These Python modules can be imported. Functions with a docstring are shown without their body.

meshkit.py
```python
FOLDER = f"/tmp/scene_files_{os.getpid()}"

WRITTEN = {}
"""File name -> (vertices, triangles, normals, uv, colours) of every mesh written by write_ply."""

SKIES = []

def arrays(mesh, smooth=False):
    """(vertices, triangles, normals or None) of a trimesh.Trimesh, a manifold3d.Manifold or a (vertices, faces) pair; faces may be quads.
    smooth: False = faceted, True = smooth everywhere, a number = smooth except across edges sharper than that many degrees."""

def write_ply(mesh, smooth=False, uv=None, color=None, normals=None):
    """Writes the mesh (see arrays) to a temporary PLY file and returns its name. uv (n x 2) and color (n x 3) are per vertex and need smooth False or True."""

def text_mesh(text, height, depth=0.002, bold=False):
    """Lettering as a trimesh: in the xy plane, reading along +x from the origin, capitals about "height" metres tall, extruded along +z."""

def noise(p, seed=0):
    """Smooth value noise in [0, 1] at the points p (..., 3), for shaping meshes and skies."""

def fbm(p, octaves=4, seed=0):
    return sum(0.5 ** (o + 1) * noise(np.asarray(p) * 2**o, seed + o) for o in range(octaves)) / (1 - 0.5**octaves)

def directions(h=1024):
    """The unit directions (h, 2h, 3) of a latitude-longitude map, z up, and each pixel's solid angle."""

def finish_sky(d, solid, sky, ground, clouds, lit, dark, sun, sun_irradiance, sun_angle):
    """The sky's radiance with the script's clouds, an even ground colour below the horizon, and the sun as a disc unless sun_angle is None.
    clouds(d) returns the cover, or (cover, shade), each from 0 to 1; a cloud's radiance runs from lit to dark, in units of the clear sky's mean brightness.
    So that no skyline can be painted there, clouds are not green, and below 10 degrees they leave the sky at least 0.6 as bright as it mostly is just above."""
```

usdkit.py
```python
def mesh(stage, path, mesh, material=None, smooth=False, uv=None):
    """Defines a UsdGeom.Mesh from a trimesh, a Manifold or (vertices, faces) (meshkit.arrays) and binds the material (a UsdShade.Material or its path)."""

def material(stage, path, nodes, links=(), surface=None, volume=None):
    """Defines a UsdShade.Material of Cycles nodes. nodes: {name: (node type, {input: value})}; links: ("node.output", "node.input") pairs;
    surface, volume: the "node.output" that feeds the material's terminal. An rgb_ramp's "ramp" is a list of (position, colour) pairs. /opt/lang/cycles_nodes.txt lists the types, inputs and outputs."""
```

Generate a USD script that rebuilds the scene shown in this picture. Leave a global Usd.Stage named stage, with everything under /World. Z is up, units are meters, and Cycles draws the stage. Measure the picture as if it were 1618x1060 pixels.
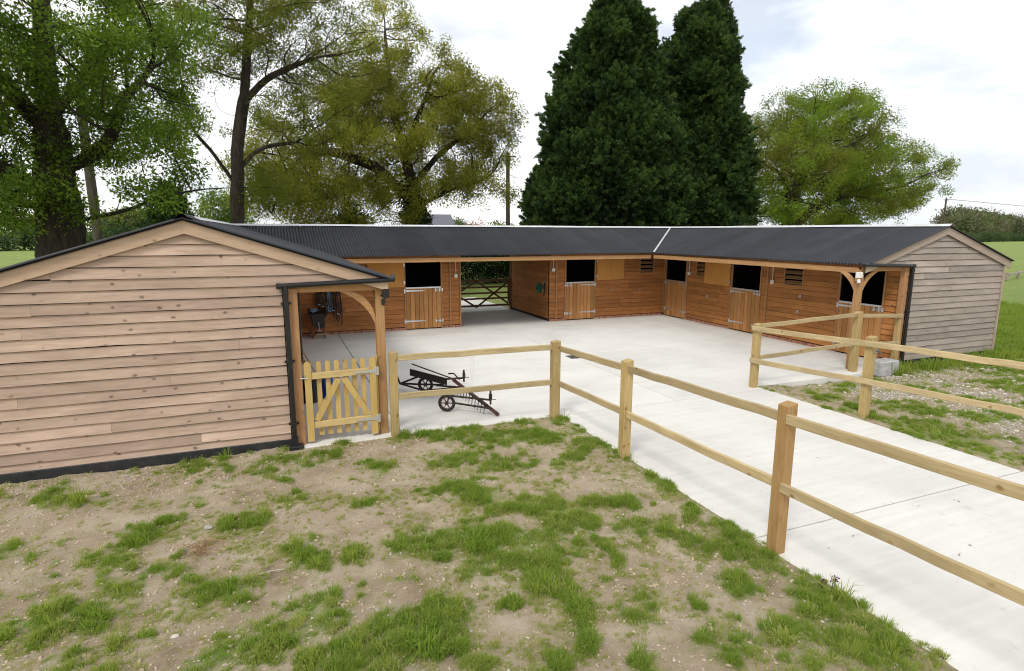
import math, random
import numpy as np, trimesh, usdkit
from scipy.spatial import cKDTree
from shapely import affinity
from shapely.geometry import Polygon, box as sbox, LineString, Point
from pxr import Usd, UsdGeom, UsdLux, UsdShade, Gf, Sdf, Vt
from meshkit import fbm, noise

stage = Usd.Stage.CreateInMemory()
UsdGeom.SetStageUpAxis(stage, 'Z')
UsdGeom.SetStageMetersPerUnit(stage, 1.0)
UsdGeom.Xform.Define(stage, '/World')
UsdGeom.Scope.Define(stage, '/World/Looks')
rng = np.random.default_rng(7)
PI = math.pi

# ------------------------------------------------------------------ camera, sky, sun
CAM_H, YAW, PITCH, ROLL, F_PX = 3.1, 0.3881, 0.1764, 0.0030, 922.59
EXPOSURE = 0.48
SKY_STRENGTH = 0.10
SUN_INTENSITY, SUN_ANGLE = 0.40, 16.0
TO_SUN = np.array([-0.60, -0.52, 0.88]); TO_SUN /= np.linalg.norm(TO_SUN)

cam = UsdGeom.Camera.Define(stage, '/World/camera')
cam.CreateHorizontalApertureAttr(36.0)
cam.CreateFocalLengthAttr(36.0 * F_PX / 1618)
cam.CreateExposureAttr(EXPOSURE)
cam.CreateClippingRangeAttr((0.05, 5000.0))
R0 = np.array([math.cos(YAW), -math.sin(YAW), 0])
FW = np.array([math.sin(YAW) * math.cos(PITCH), math.cos(YAW) * math.cos(PITCH), -math.sin(PITCH)])
U0 = np.cross(R0, FW)
R1 = math.cos(ROLL) * R0 + math.sin(ROLL) * U0
U1 = -math.sin(ROLL) * R0 + math.cos(ROLL) * U0
M = Gf.Matrix4d(*R1, 0, *U1, 0, *(-FW), 0, 0, 0, CAM_H, 1)
cam.AddTransformOp().Set(M)

def mat(name, nodes, links, surface='p.BSDF'):
    return usdkit.material(stage, '/World/Looks/' + name, nodes, links, surface=surface)

elev, rot = math.asin(TO_SUN[2]), math.atan2(TO_SUN[0], TO_SUN[1])
sky_mat = mat('sky_look', {
    's': ('sky_texture', {'sky_type': 'single_scattering', 'sun_disc': False, 'sun_elevation': elev, 'sun_rotation': rot, 'altitude': 60.0, 'air_density': 1.0, 'aerosol_density': 1.5}),
    'tc': ('texture_coordinate', {}),
    'mp': ('mapping', {'scale': (1.0, 1.0, 2.6)}),
    'n': ('noise_texture', {'scale': 2.3, 'detail': 7.0, 'roughness': 0.55, 'distortion': 0.4}),
    'r': ('rgb_ramp', {'ramp': [(0.34, (0.45, 0.45, 0.45)), (0.46, (0.9, 0.9, 0.9)), (0.7, (0.98, 0.98, 0.98))]}),
    'n2': ('noise_texture', {'scale': 3.4, 'detail': 5.0, 'roughness': 0.5}),
    'r2': ('rgb_ramp', {'ramp': [(0.34, (6.4, 6.75, 7.2)), (0.46, (8.4, 8.55, 8.7)), (0.60, (9.8, 9.8, 9.8))]}),
    'm': ('mix', {}),
    'b': ('background_shader', {'strength': SKY_STRENGTH}),
}, [('tc.generated', 'mp.vector'), ('mp.vector', 'n.vector'), ('mp.vector', 'n2.vector'), ('n.fac', 'r.fac'), ('r.color', 'm.fac'), ('n2.fac', 'r2.fac'),
    ('s.color', 'm.color1'), ('r2.color', 'm.color2'), ('m.color', 'b.color')], surface='b.background')
dome = UsdLux.DomeLight.Define(stage, '/World/sky')
dome.GetPrim().SetCustomDataByKey('kind', 'structure')
UsdShade.MaterialBindingAPI.Apply(dome.GetPrim()).Bind(sky_mat)
sun = UsdLux.DistantLight.Define(stage, '/World/sun')
sun.CreateIntensityAttr(SUN_INTENSITY); sun.CreateAngleAttr(SUN_ANGLE); sun.CreateNormalizeAttr(True)
sun.CreateColorAttr(Gf.Vec3f(1.0, 0.955, 0.88))
zx = TO_SUN; xx = np.cross([0, 0, 1.0], zx); xx /= np.linalg.norm(xx); yx = np.cross(zx, xx)
sun.AddTransformOp().Set(Gf.Matrix4d(*xx, 0, *yx, 0, *zx, 0, 0, 0, 50, 1))

# ------------------------------------------------------------------ helpers
used = {}
def numbered(parent, name):
    k = used.get((parent, name), 0); used[(parent, name)] = k + 1
    return f'{parent}/{name}' + (f'_{k:03d}' if k else '')
def tag(p, label=None, cat=None, group=None, kind=None):
    p = p.GetPrim() if hasattr(p, 'GetPrim') else p
    for k, v in (('label', label), ('category', cat), ('group', group), ('kind', kind)):
        if v: p.SetCustomDataByKey(k, v)
    return p
def thing(name, label, cat, group=None, loc=None):
    x = UsdGeom.Xform.Define(stage, numbered('/World', name))
    if loc is not None: x.AddTranslateOp().Set(Gf.Vec3d(*loc))
    return tag(x, label, cat, group)
def part(parent, name, mesh, material, smooth=False, label=None, tone=None, kind=None):
    base = parent if isinstance(parent, str) else str(parent.GetPath())
    m = usdkit.mesh(stage, numbered(base, name), mesh, material, smooth=smooth)
    if tone is not None:
        UsdGeom.PrimvarsAPI(m).CreatePrimvar('tone', Sdf.ValueTypeNames.FloatArray, 'vertex').Set(Vt.FloatArray([float(tone)] * len(m.GetPointsAttr().Get())))
    return tag(m, label, None, None, kind)
def group_x(parent, name, kind=None):
    base = parent if isinstance(parent, str) else str(parent.GetPath())
    return tag(UsdGeom.Xform.Define(stage, numbered(base, name)), kind=kind)
def cat(*ms):
    ms = [m for m in ms if m is not None]
    vs, fs, n = [], [], 0
    for m in ms:
        v, f = (m.vertices, m.faces) if hasattr(m, 'faces') else m
        vs.append(np.asarray(v)); fs.append(np.asarray(f) + n); n += len(v)
    return trimesh.Trimesh(np.vstack(vs), np.vstack(fs), process=False)
def bx(c, s, ch=0.0, rz=0.0, M4=None):
    """A box with centre c and sizes s, its edges chamfered by ch."""
    c, s = np.asarray(c, float), np.asarray(s, float) / 2
    if ch > 0:
        pts = []
        for sx in (-1, 1):
            for sy in (-1, 1):
                for sz in (-1, 1):
                    k = np.array([sx, sy, sz])
                    for a in range(3):
                        q = (s - ch); q[a] = s[a]
                        pts.append(k * q)
        m = trimesh.convex.convex_hull(np.array(pts))
    else:
        m = trimesh.creation.box(2 * s)
    if rz: m.apply_transform(trimesh.transformations.rotation_matrix(rz, [0, 0, 1]))
    if M4 is not None: m.apply_transform(M4)
    m.apply_translation(c)
    return m
def frame_between(a, b, up=(0, 0, 1)):
    a, b = np.asarray(a, float), np.asarray(b, float)
    x = b - a; L = np.linalg.norm(x); x /= L
    y = np.cross(up, x); y /= np.linalg.norm(y); z = np.cross(x, y)
    T = np.eye(4); T[:3, 0], T[:3, 1], T[:3, 2], T[:3, 3] = x, y, z, (a + b) / 2
    return T, L
def bar(a, b, w, h, ch=0.0, up=(0, 0, 1), cuts=0, wob=0.0, seed=0):
    """A bar from a to b, w wide and h high."""
    T, L = frame_between(a, b, up)
    m = bx((0, 0, 0), (L, w, h), ch)
    if cuts:
        v, f = [], []
        ring = np.array([[-1, -1], [1, -1], [1, 1], [-1, 1]], float) * 0.5 * [w, h]
        c = ch if ch else 0.003
        ring = np.array([[-w/2+c, -h/2], [w/2-c, -h/2], [w/2, -h/2+c], [w/2, h/2-c], [w/2-c, h/2], [-w/2+c, h/2], [-w/2, h/2-c], [-w/2, -h/2+c]])
        n = cuts + 2; xs = np.linspace(-L/2, L/2, n); r = np.random.default_rng(seed)
        oy, oz = r.normal(0, wob, n), r.normal(0, wob, n)
        for i, x in enumerate(xs):
            v += [[x, q[0] + oy[i], q[1] + oz[i]] for q in ring]
        for i in range(n - 1):
            for k in range(8):
                a0, b0 = i * 8 + k, i * 8 + (k + 1) % 8
                f += [[a0, b0, b0 + 8], [a0, b0 + 8, a0 + 8]]
        for k in range(1, 7):
            f.append([0, k + 1, k]); f.append([(n-1)*8, (n-1)*8 + k, (n-1)*8 + k + 1])
        v = np.array(v); f = np.array(f)
        m = trimesh.Trimesh(v, f[:, ::-1] if False else f, process=False)
        m.fix_normals()
    m.apply_transform(T)
    return m
def tube(pts, rad, n=8, caps=True):
    """A tube along the points, with one radius for all of them or one for each."""
    P = np.asarray(pts, float); k = len(P); rad = np.broadcast_to(np.asarray(rad, float), (k,))
    t = np.gradient(P, axis=0); t /= np.maximum(np.linalg.norm(t, axis=1, keepdims=True), 1e-9)
    ref = np.array([0, 0, 1.0]) if abs(t[0][2]) < 0.8 else np.array([1.0, 0, 0])
    a = np.linspace(0, 2 * PI, n, endpoint=False)
    u = np.cross(t, ref); bad = np.linalg.norm(u, axis=1) < 1e-3; u[bad] = np.cross(t[bad], [0, 1.0, 0.1]); u /= np.linalg.norm(u, axis=1, keepdims=True)
    for i in range(1, k):
        w = u[i-1] - t[i] * np.dot(u[i-1], t[i]); L = np.linalg.norm(w)
        if L > 1e-6: u[i] = w / L
    w = np.cross(t, u)
    V = (P[:, None] + rad[:, None, None] * (np.cos(a)[None, :, None] * u[:, None] + np.sin(a)[None, :, None] * w[:, None])).reshape(-1, 3)
    i, j = np.meshgrid(np.arange(k - 1), np.arange(n), indexing='ij'); i, j = i.ravel(), j.ravel(); j2 = (j + 1) % n
    F = np.vstack([np.stack([i*n+j, i*n+j2, (i+1)*n+j2], 1), np.stack([i*n+j, (i+1)*n+j2, (i+1)*n+j], 1)])
    if caps:
        V = np.vstack([V, P[0], P[-1]]); c0, c1 = k * n, k * n + 1; j = np.arange(n)
        F = np.vstack([F, np.stack([np.full(n, c0), (j+1) % n, j], 1), np.stack([np.full(n, c1), (k-1)*n + j, (k-1)*n + (j+1) % n], 1)])
    return trimesh.Trimesh(V, F, process=False)
def prism(poly, O, u, n, c0, c1, w=(0, 0, 1)):
    """A polygon in the plane (O; u, w) made solid from depth c0 to c1 along n."""
    m = trimesh.creation.extrude_polygon(poly, c1 - c0, engine='earcut')
    v = m.vertices; O, u, n, w = (np.asarray(x, float) for x in (O, u, n, w))
    m = trimesh.Trimesh(O + v[:, :1] * u + v[:, 1:2] * w + (v[:, 2:3] + c0) * n, m.faces, process=False)
    if np.dot(np.cross(u, w), n) < 0: m.invert()
    return m

# ------------------------------------------------------------------ materials
def wood(name, a, b, axis, knots=0.8, tonal=0.35, dirt=0.0, rough=0.72, grain=1.0, knotcol=None, spec=0.25):
    """Sawn softwood: grain along an axis, knots, its own tone for every piece."""
    sc = {'x': (1.1, 13, 13), 'y': (13, 1.1, 13), 'z': (13, 13, 1.1)}[axis]
    kc = {'x': (0.8, 1, 1.1), 'y': (1, 0.8, 1.1), 'z': (1.1, 1.1, 0.8)}[axis]
    a, b = np.array(a), np.array(b)
    knotcol = b * 0.42 if knotcol is None else np.array(knotcol)
    nodes = {
        'g': ('geometry', {}), 't': ('attribute', {'attribute': 'tone'}),
        'off': ('vector_math', {'math_type': 'scale', 'vector1': (37.3, 51.7, 23.9)}),
        'add': ('vector_math', {'math_type': 'add'}),
        'm1': ('mapping', {'scale': sc}), 'm2': ('mapping', {'scale': kc}),
        'n1': ('noise_texture', {'scale': 1.7 * grain, 'detail': 8.0, 'roughness': 0.68, 'distortion': 1.3}),
        'n2': ('noise_texture', {'scale': 1.6, 'detail': 4.0, 'roughness': 0.5}),
        'r1': ('rgb_ramp', {'ramp': [(0.3, tuple(b)), (0.52, tuple((a + b) / 2)), (0.72, tuple(a))]}),
        'nw': ('noise_texture', {'scale': 9.0, 'detail': 3.0}), 'wv': ('vector_math', {'math_type': 'scale', 'scale': 0.05}), 'wa': ('vector_math', {'math_type': 'add'}),
        'v': ('voronoi_texture', {'scale': 6.4, 'randomness': 1.0, 'feature': 'f1'}), 'vs': ('separate_color', {}),
        'vk': ('map_range', {'from_min': 0.22, 'from_max': 0.42, 'to_min': 0.0, 'to_max': 1.0, 'clamp': True}), 'km': ('math', {'math_type': 'multiply'}), 
        'k': ('map_range', {'from_min': 0.07, 'from_max': 0.19, 'to_min': knots, 'to_max': 0.0, 'clamp': True}),
        'mk': ('mix', {'color2': tuple(knotcol)}),
        'tm': ('map_range', {'from_min': 0.0, 'from_max': 1.0, 'to_min': 1 - tonal, 'to_max': 1 + tonal * 0.6, 'clamp': False}),
        'tv': ('hsv', {}),
        'd': ('map_range', {'from_min': 0.35, 'from_max': 0.75, 'to_min': 1 - 0.10 - dirt, 'to_max': 1.05, 'clamp': True}),
        'dm': ('math', {'math_type': 'multiply'}),
        'bu': ('bump', {'strength': 0.35, 'distance': 0.004}),
        'p': ('principled_bsdf', {'roughness': rough, 'specular_ior_level': spec}),
    }
    links = [('t.fac', 'off.scale'), ('g.position', 'add.vector1'), ('off.vector', 'add.vector2'), ('add.vector', 'm1.vector'), ('add.vector', 'm2.vector'),
             ('m1.vector', 'n1.vector'), ('m2.vector', 'n2.vector'), ('n1.fac', 'r1.fac'), ('m2.vector', 'nw.vector'), ('nw.color', 'wv.vector1'), ('m2.vector', 'wa.vector1'), ('wv.vector', 'wa.vector2'), ('wa.vector', 'v.vector'), ('v.distance', 'k.value'), ('v.color', 'vs.color'), ('vs.r', 'vk.value'), ('k.result', 'km.value1'), ('vk.result', 'km.value2'), ('km.value', 'mk.fac'),
             ('r1.color', 'mk.color1'), ('t.fac', 'tm.value'), ('n2.fac', 'd.value'), ('tm.result', 'dm.value1'), ('d.result', 'dm.value2'), ('dm.value', 'tv.value'),
             ('mk.color', 'tv.color'), ('tv.color', 'p.base_color'), ('n1.fac', 'bu.height'), ('bu.normal', 'p.normal')]
    return mat(name, nodes, links)
def plain(name, col, rough=0.6, metal=0.0, var=0.25, scale=12.0, spec=0.4, bump=0.0, col2=None):
    col = np.array(col); lo = col * (1 - var) if col2 is None else np.array(col2); hi = np.minimum(col * (1 + var), 0.95)
    return mat(name, {'g': ('geometry', {}), 'n': ('noise_texture', {'scale': scale, 'detail': 5.0, 'roughness': 0.6}),
                      'r': ('rgb_ramp', {'ramp': [(0.3, tuple(lo)), (0.7, tuple(hi))]}), 'bu': ('bump', {'strength': bump, 'distance': 0.01}),
                      'p': ('principled_bsdf', {'roughness': rough, 'metallic': metal, 'specular_ior_level': spec})},
               [('g.position', 'n.vector'), ('n.fac', 'r.fac'), ('r.color', 'p.base_color'), ('n.fac', 'bu.height'), ('bu.normal', 'p.normal')])
def leaf_mat(name, a, b, trans=0.45, rough=0.6, spec=0.25):
    a, b = np.array(a), np.array(b)
    return mat(name, {'g': ('geometry', {}), 'r': ('rgb_ramp', {'ramp': [(0.0, tuple(a)), (1.0, tuple(b))]}),
                      'n': ('noise_texture', {'scale': 0.55, 'detail': 2.0}), 'mx': ('math', {'math_type': 'multiply_add', 'value2': 0.45, 'value3': 0.0}),
                      'ad': ('math', {'math_type': 'multiply_add', 'value2': 0.55}),
                      'p': ('principled_bsdf', {'roughness': rough, 'specular_ior_level': spec}), 't': ('translucent_bsdf', {}),
                      'br': ('mix', {'mix_type': 'multiply', 'fac': 1.0, 'color2': (1.25, 1.3, 0.6)}), 'm': ('mix_closure', {'fac': trans})},
               [('g.random_per_island', 'mx.value1'), ('g.position', 'n.vector'), ('n.fac', 'ad.value1'), ('mx.value', 'ad.value3'), ('ad.value', 'r.fac'), ('r.color', 'p.base_color'),
                ('r.color', 'br.color1'), ('br.color', 't.color'), ('p.BSDF', 'm.closure1'), ('t.BSDF', 'm.closure2')], surface='m.closure')

W_GABLE = wood('gable_boards_look', (0.60, 0.445, 0.35), (0.42, 0.295, 0.22), 'x', knots=0.75, tonal=0.2, dirt=0.1, knotcol=(0.11, 0.066, 0.042))
W_GREY = wood('silvered_boards_look', (0.43, 0.375, 0.325), (0.29, 0.24, 0.20), 'x', knots=0.5, tonal=0.2, dirt=0.1, knotcol=(0.11, 0.085, 0.07))
W_WARM_X = wood('warm_boards_x_look', (0.52, 0.225, 0.072), (0.345, 0.13, 0.038), 'x', knots=0.8, tonal=0.22, dirt=0.1, knotcol=(0.075, 0.03, 0.012))
W_WARM_Y = wood('warm_boards_y_look', (0.56, 0.25, 0.08), (0.38, 0.15, 0.043), 'y', knots=0.7, tonal=0.22, dirt=0.1, knotcol=(0.09, 0.036, 0.014))
W_DOOR = wood('door_boards_look', (0.58, 0.295, 0.105), (0.39, 0.175, 0.058), 'z', knots=0.7, tonal=0.25)
W_PLY = wood('plywood_look', (0.64, 0.31, 0.08), (0.54, 0.24, 0.056), 'z', knots=0.15, tonal=0.1, grain=0.6)
W_TRIM_Z = wood('trim_upright_look', (0.45, 0.25, 0.12), (0.32, 0.165, 0.075), 'z', knots=0.6, tonal=0.15)
W_BARGE = wood('bargeboard_look', (0.57, 0.415, 0.295), (0.45, 0.31, 0.21), 'x', knots=0.6, tonal=0.1, knotcol=(0.13, 0.075, 0.045))
W_BARGE_G = wood('grey_bargeboard_look', (0.42, 0.345, 0.28), (0.31, 0.24, 0.19), 'x', knots=0.4, tonal=0.1)
W_BEAM_X = wood('eaves_beam_x_look', (0.50, 0.29, 0.13), (0.36, 0.19, 0.08), 'x', knots=0.5, tonal=0.1)
W_BEAM_Y = wood('eaves_beam_y_look', (0.50, 0.29, 0.13), (0.36, 0.19, 0.08), 'y', knots=0.5, tonal=0.1)
W_POST = wood('canopy_post_look', (0.46, 0.275, 0.125), (0.33, 0.18, 0.075), 'z', knots=0.7, tonal=0.1)
W_FPOST = wood('fence_post_look', (0.55, 0.41, 0.19), (0.36, 0.25, 0.10), 'z', knots=0.8, dirt=0.12, tonal=0.2, knotcol=(0.2, 0.11, 0.04))
W_BROWN = wood('brown_post_look', (0.45, 0.28, 0.12), (0.31, 0.18, 0.07), 'z', knots=0.6, tonal=0.1)
W_RAIL_X = wood('fence_rail_x_look', (0.60, 0.475, 0.27), (0.40, 0.30, 0.155), 'x', knots=0.85, tonal=0.18, dirt=0.12, knotcol=(0.25, 0.14, 0.05))
W_RAIL_Y = wood('fence_rail_y_look', (0.60, 0.475, 0.27), (0.40, 0.30, 0.155), 'y', knots=0.85, tonal=0.18, dirt=0.12, knotcol=(0.25, 0.14, 0.05))
W_PICKET = wood('picket_look', (0.60, 0.435, 0.165), (0.45, 0.30, 0.095), 'z', knots=0.6, tonal=0.16, knotcol=(0.22, 0.11, 0.03))
W_PICKET_X = wood('picket_rail_look', (0.64, 0.49, 0.235), (0.48, 0.345, 0.14), 'x', knots=0.5, tonal=0.1, knotcol=(0.25, 0.13, 0.04))
W_GATE = wood('field_gate_look', (0.17, 0.095, 0.05), (0.10, 0.052, 0.026), 'x', knots=0.4, tonal=0.2)
W_OLD = wood('old_plank_look', (0.24, 0.12, 0.06), (0.15, 0.07, 0.035), 'z', knots=0.5, tonal=0.2)
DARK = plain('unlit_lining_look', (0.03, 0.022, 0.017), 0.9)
GALV = plain('galvanised_look', (0.62, 0.64, 0.66), 0.42, 0.85, 0.15, 40)
BLACKP = plain('black_plastic_look', (0.012, 0.012, 0.013), 0.35, 0, 0.2, 6)
DPC = plain('black_membrane_look', (0.018, 0.019, 0.021), 0.55, 0, 0.5, 9, bump=0.5)
WHITEP = plain('white_plastic_look', (0.72, 0.70, 0.66), 0.4, 0, 0.06)
RUST = plain('rusty_iron_look', (0.045, 0.030, 0.025), 0.75, 0.3, 0.6, 30, bump=0.3)
RUSTR = plain('red_rust_look', (0.10, 0.048, 0.04), 0.75, 0.1, 0.5, 30, bump=0.3)
RUBBER = plain('rubber_look', (0.02, 0.019, 0.018), 0.8)
LEATHER = plain('black_leather_look', (0.016, 0.012, 0.010), 0.4, 0, 0.4)
BROWNL = plain('brown_leather_look', (0.06, 0.028, 0.016), 0.4, 0, 0.4)
BLUEC = plain('blue_cloth_look', (0.10, 0.17, 0.27), 0.85, 0, 0.3)
BLUEP = plain('blue_plastic_look', (0.012, 0.05, 0.28), 0.35, 0, 0.1)
GREENP = plain('green_plastic_look', (0.01, 0.13, 0.075), 0.4, 0, 0.1)
BRICK = plain('brick_look', (0.36, 0.165, 0.105), 0.85, 0, 0.4, 9, bump=0.3)
STONE = plain('grey_stone_look', (0.36, 0.36, 0.36), 0.85, 0, 0.25, 10, bump=0.3)
IRON = plain('cast_iron_look', (0.12, 0.12, 0.12), 0.6, 0.4, 0.3, 30)
ROOF = mat('black_roof_sheet_look', {
    'g': ('geometry', {}), 't': ('attribute', {'attribute': 'tone'}), 'n': ('noise_texture', {'scale': 1.3, 'detail': 6.0, 'roughness': 0.65}),
    'n3': ('noise_texture', {'scale': 42.0, 'detail': 2.0}), 'sp': ('map_range', {'from_min': 0.76, 'from_max': 0.79, 'to_min': 0.0, 'to_max': 0.5, 'clamp': True}),
    'r': ('rgb_ramp', {'ramp': [(0.3, (0.015, 0.016, 0.021)), (0.75, (0.030, 0.031, 0.039))]}), 'mx': ('mix', {'color2': (0.30, 0.30, 0.28)}),
    'hv': ('hsv', {}), 'tm': ('map_range', {'to_min': 0.85, 'to_max': 1.2}),
    'p': ('principled_bsdf', {'roughness': 0.5, 'specular_ior_level': 0.42})},
    [('g.position', 'n.vector'), ('g.position', 'n3.vector'), ('n.fac', 'r.fac'), ('n3.fac', 'sp.value'), ('sp.result', 'mx.fac'), ('r.color', 'mx.color1'), ('t.fac', 'tm.value'), ('tm.result', 'hv.value'), ('mx.color', 'hv.color'), ('hv.color', 'p.base_color')])
ROOFD = plain('roof_trim_look', (0.022, 0.023, 0.026), 0.55, 0, 0.3)
RIDGE = plain('ridge_metal_look', (0.60, 0.61, 0.62), 0.5, 0.3, 0.12, 5)
CONCRETE = mat('concrete_look', {
    'g': ('geometry', {}), 't': ('attribute', {'attribute': 'tone'}), 'n': ('noise_texture', {'scale': 0.55, 'detail': 8.0, 'roughness': 0.62, 'distortion': 0.3}),
    'r': ('rgb_ramp', {'ramp': [(0.25, (0.53, 0.515, 0.485)), (0.5, (0.62, 0.605, 0.57)), (0.75, (0.68, 0.665, 0.63))]}),
    'mp': ('mapping', {'scale': (0.25, 3.5, 1)}), 'nb': ('noise_texture', {'scale': 3.0, 'detail': 5.0, 'roughness': 0.6}),
    'rb': ('rgb_ramp', {'ramp': [(0.3, (0.93, 0.93, 0.92)), (0.7, (1.04, 1.04, 1.04))]}), 'mb': ('mix', {'mix_type': 'multiply', 'fac': 1.0}),
    'ns': ('noise_texture', {'scale': 7.0, 'detail': 3.0}), 'sp': ('map_range', {'from_min': 0.63, 'from_max': 0.75, 'to_min': 0, 'to_max': 0.2, 'clamp': True}), 'ms': ('mix', {'color2': (0.26, 0.24, 0.19)}),
    'hv': ('hsv', {}), 'tm': ('map_range', {'to_min': 0.955, 'to_max': 1.03}), 'nf': ('noise_texture', {'scale': 90.0, 'detail': 3.0}), 'bu': ('bump', {'strength': 0.25, 'distance': 0.003}),
    'p': ('principled_bsdf', {'roughness': 0.85, 'specular_ior_level': 0.2})},
    [('g.position', 'n.vector'), ('g.position', 'mp.vector'), ('mp.vector', 'nb.vector'), ('nb.fac', 'rb.fac'), ('n.fac', 'r.fac'), ('r.color', 'mb.color1'), ('rb.color', 'mb.color2'),
     ('g.position', 'ns.vector'), ('ns.fac', 'sp.value'), ('sp.result', 'ms.fac'), ('mb.color', 'ms.color1'), ('t.fac', 'tm.value'), ('tm.result', 'hv.value'), ('ms.color', 'hv.color'), ('hv.color', 'p.base_color'),
     ('g.position', 'nf.vector'), ('nf.fac', 'bu.height'), ('bu.normal', 'p.normal')])
GROUND = mat('ground_look', {
    'g': ('geometry', {}), 'c': ('attribute', {'attribute': 'cover'}), 'gr': ('attribute', {'attribute': 'gravel'}),
    'n': ('noise_texture', {'scale': 1.6, 'detail': 9.0, 'roughness': 0.68}), 'r': ('rgb_ramp', {'ramp': [(0.30, (0.24, 0.18, 0.118)), (0.40, (0.345, 0.27, 0.185)), (0.55, (0.435, 0.355, 0.26)), (0.72, (0.54, 0.46, 0.355))]}),
    'nv': ('voronoi_texture', {'scale': 26.0}), 'rv': ('rgb_ramp', {'ramp': [(0.0, (0.50, 0.46, 0.40)), (0.35, (0.40, 0.35, 0.29)), (0.8, (0.25, 0.205, 0.155))]}), 'mv': ('mix', {}),
    'ng': ('noise_texture', {'scale': 0.35, 'detail': 8.0, 'roughness': 0.65}), 'rg': ('rgb_ramp', {'ramp': [(0.3, (0.10, 0.175, 0.02)), (0.55, (0.15, 0.24, 0.03)), (0.75, (0.20, 0.275, 0.05))]}),
    'nn': ('noise_texture', {'scale': 14.0, 'detail': 6.0, 'roughness': 0.7}), 'cm': ('math', {'math_type': 'multiply_add', 'value2': 2.2, 'value3': -1.30}), 'ca': ('math', {'math_type': 'add', 'use_clamp': True}), 'mg': ('mix', {}),
    'nf': ('noise_texture', {'scale': 30.0, 'detail': 8.0, 'roughness': 0.8}), 'bu': ('bump', {'strength': 0.9, 'distance': 0.04}),
    'p': ('principled_bsdf', {'roughness': 0.95, 'specular_ior_level': 0.1})},
    [('g.position', 'n.vector'), ('n.fac', 'r.fac'), ('g.position', 'nv.vector'), ('nv.distance', 'rv.fac'), ('gr.fac', 'mv.fac'), ('r.color', 'mv.color1'), ('rv.color', 'mv.color2'),
     ('g.position', 'ng.vector'), ('ng.fac', 'rg.fac'), ('g.position', 'nn.vector'), ('nn.fac', 'cm.value1'), ('cm.value', 'ca.value1'), ('c.fac', 'ca.value2'), ('ca.value', 'mg.fac'), ('mv.color', 'mg.color1'), ('rg.color', 'mg.color2'),
     ('mg.color', 'p.base_color'), ('g.position', 'nf.vector'), ('nf.fac', 'bu.height'), ('bu.normal', 'p.normal')])
def bark(name, a, b, sc=3.0):
    return mat(name, {'g': ('geometry', {}), 'mp': ('mapping', {'scale': (sc, sc, sc * 0.25)}), 'n': ('noise_texture', {'scale': 3.0, 'detail': 7.0, 'roughness': 0.7, 'distortion': 0.6}),
                      'r': ('rgb_ramp', {'ramp': [(0.3, a), (0.7, b)]}), 'bu': ('bump', {'strength': 0.9, 'distance': 0.05}), 'p': ('principled_bsdf', {'roughness': 0.95, 'specular_ior_level': 0.1})},
               [('g.position', 'mp.vector'), ('mp.vector', 'n.vector'), ('n.fac', 'r.fac'), ('r.color', 'p.base_color'), ('n.fac', 'bu.height'), ('bu.normal', 'p.normal')])
BARK = bark('oak_bark_look', (0.022, 0.018, 0.013), (0.075, 0.062, 0.046))
BARK2 = bark('grey_bark_look', (0.04, 0.033, 0.025), (0.11, 0.095, 0.072))

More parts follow.
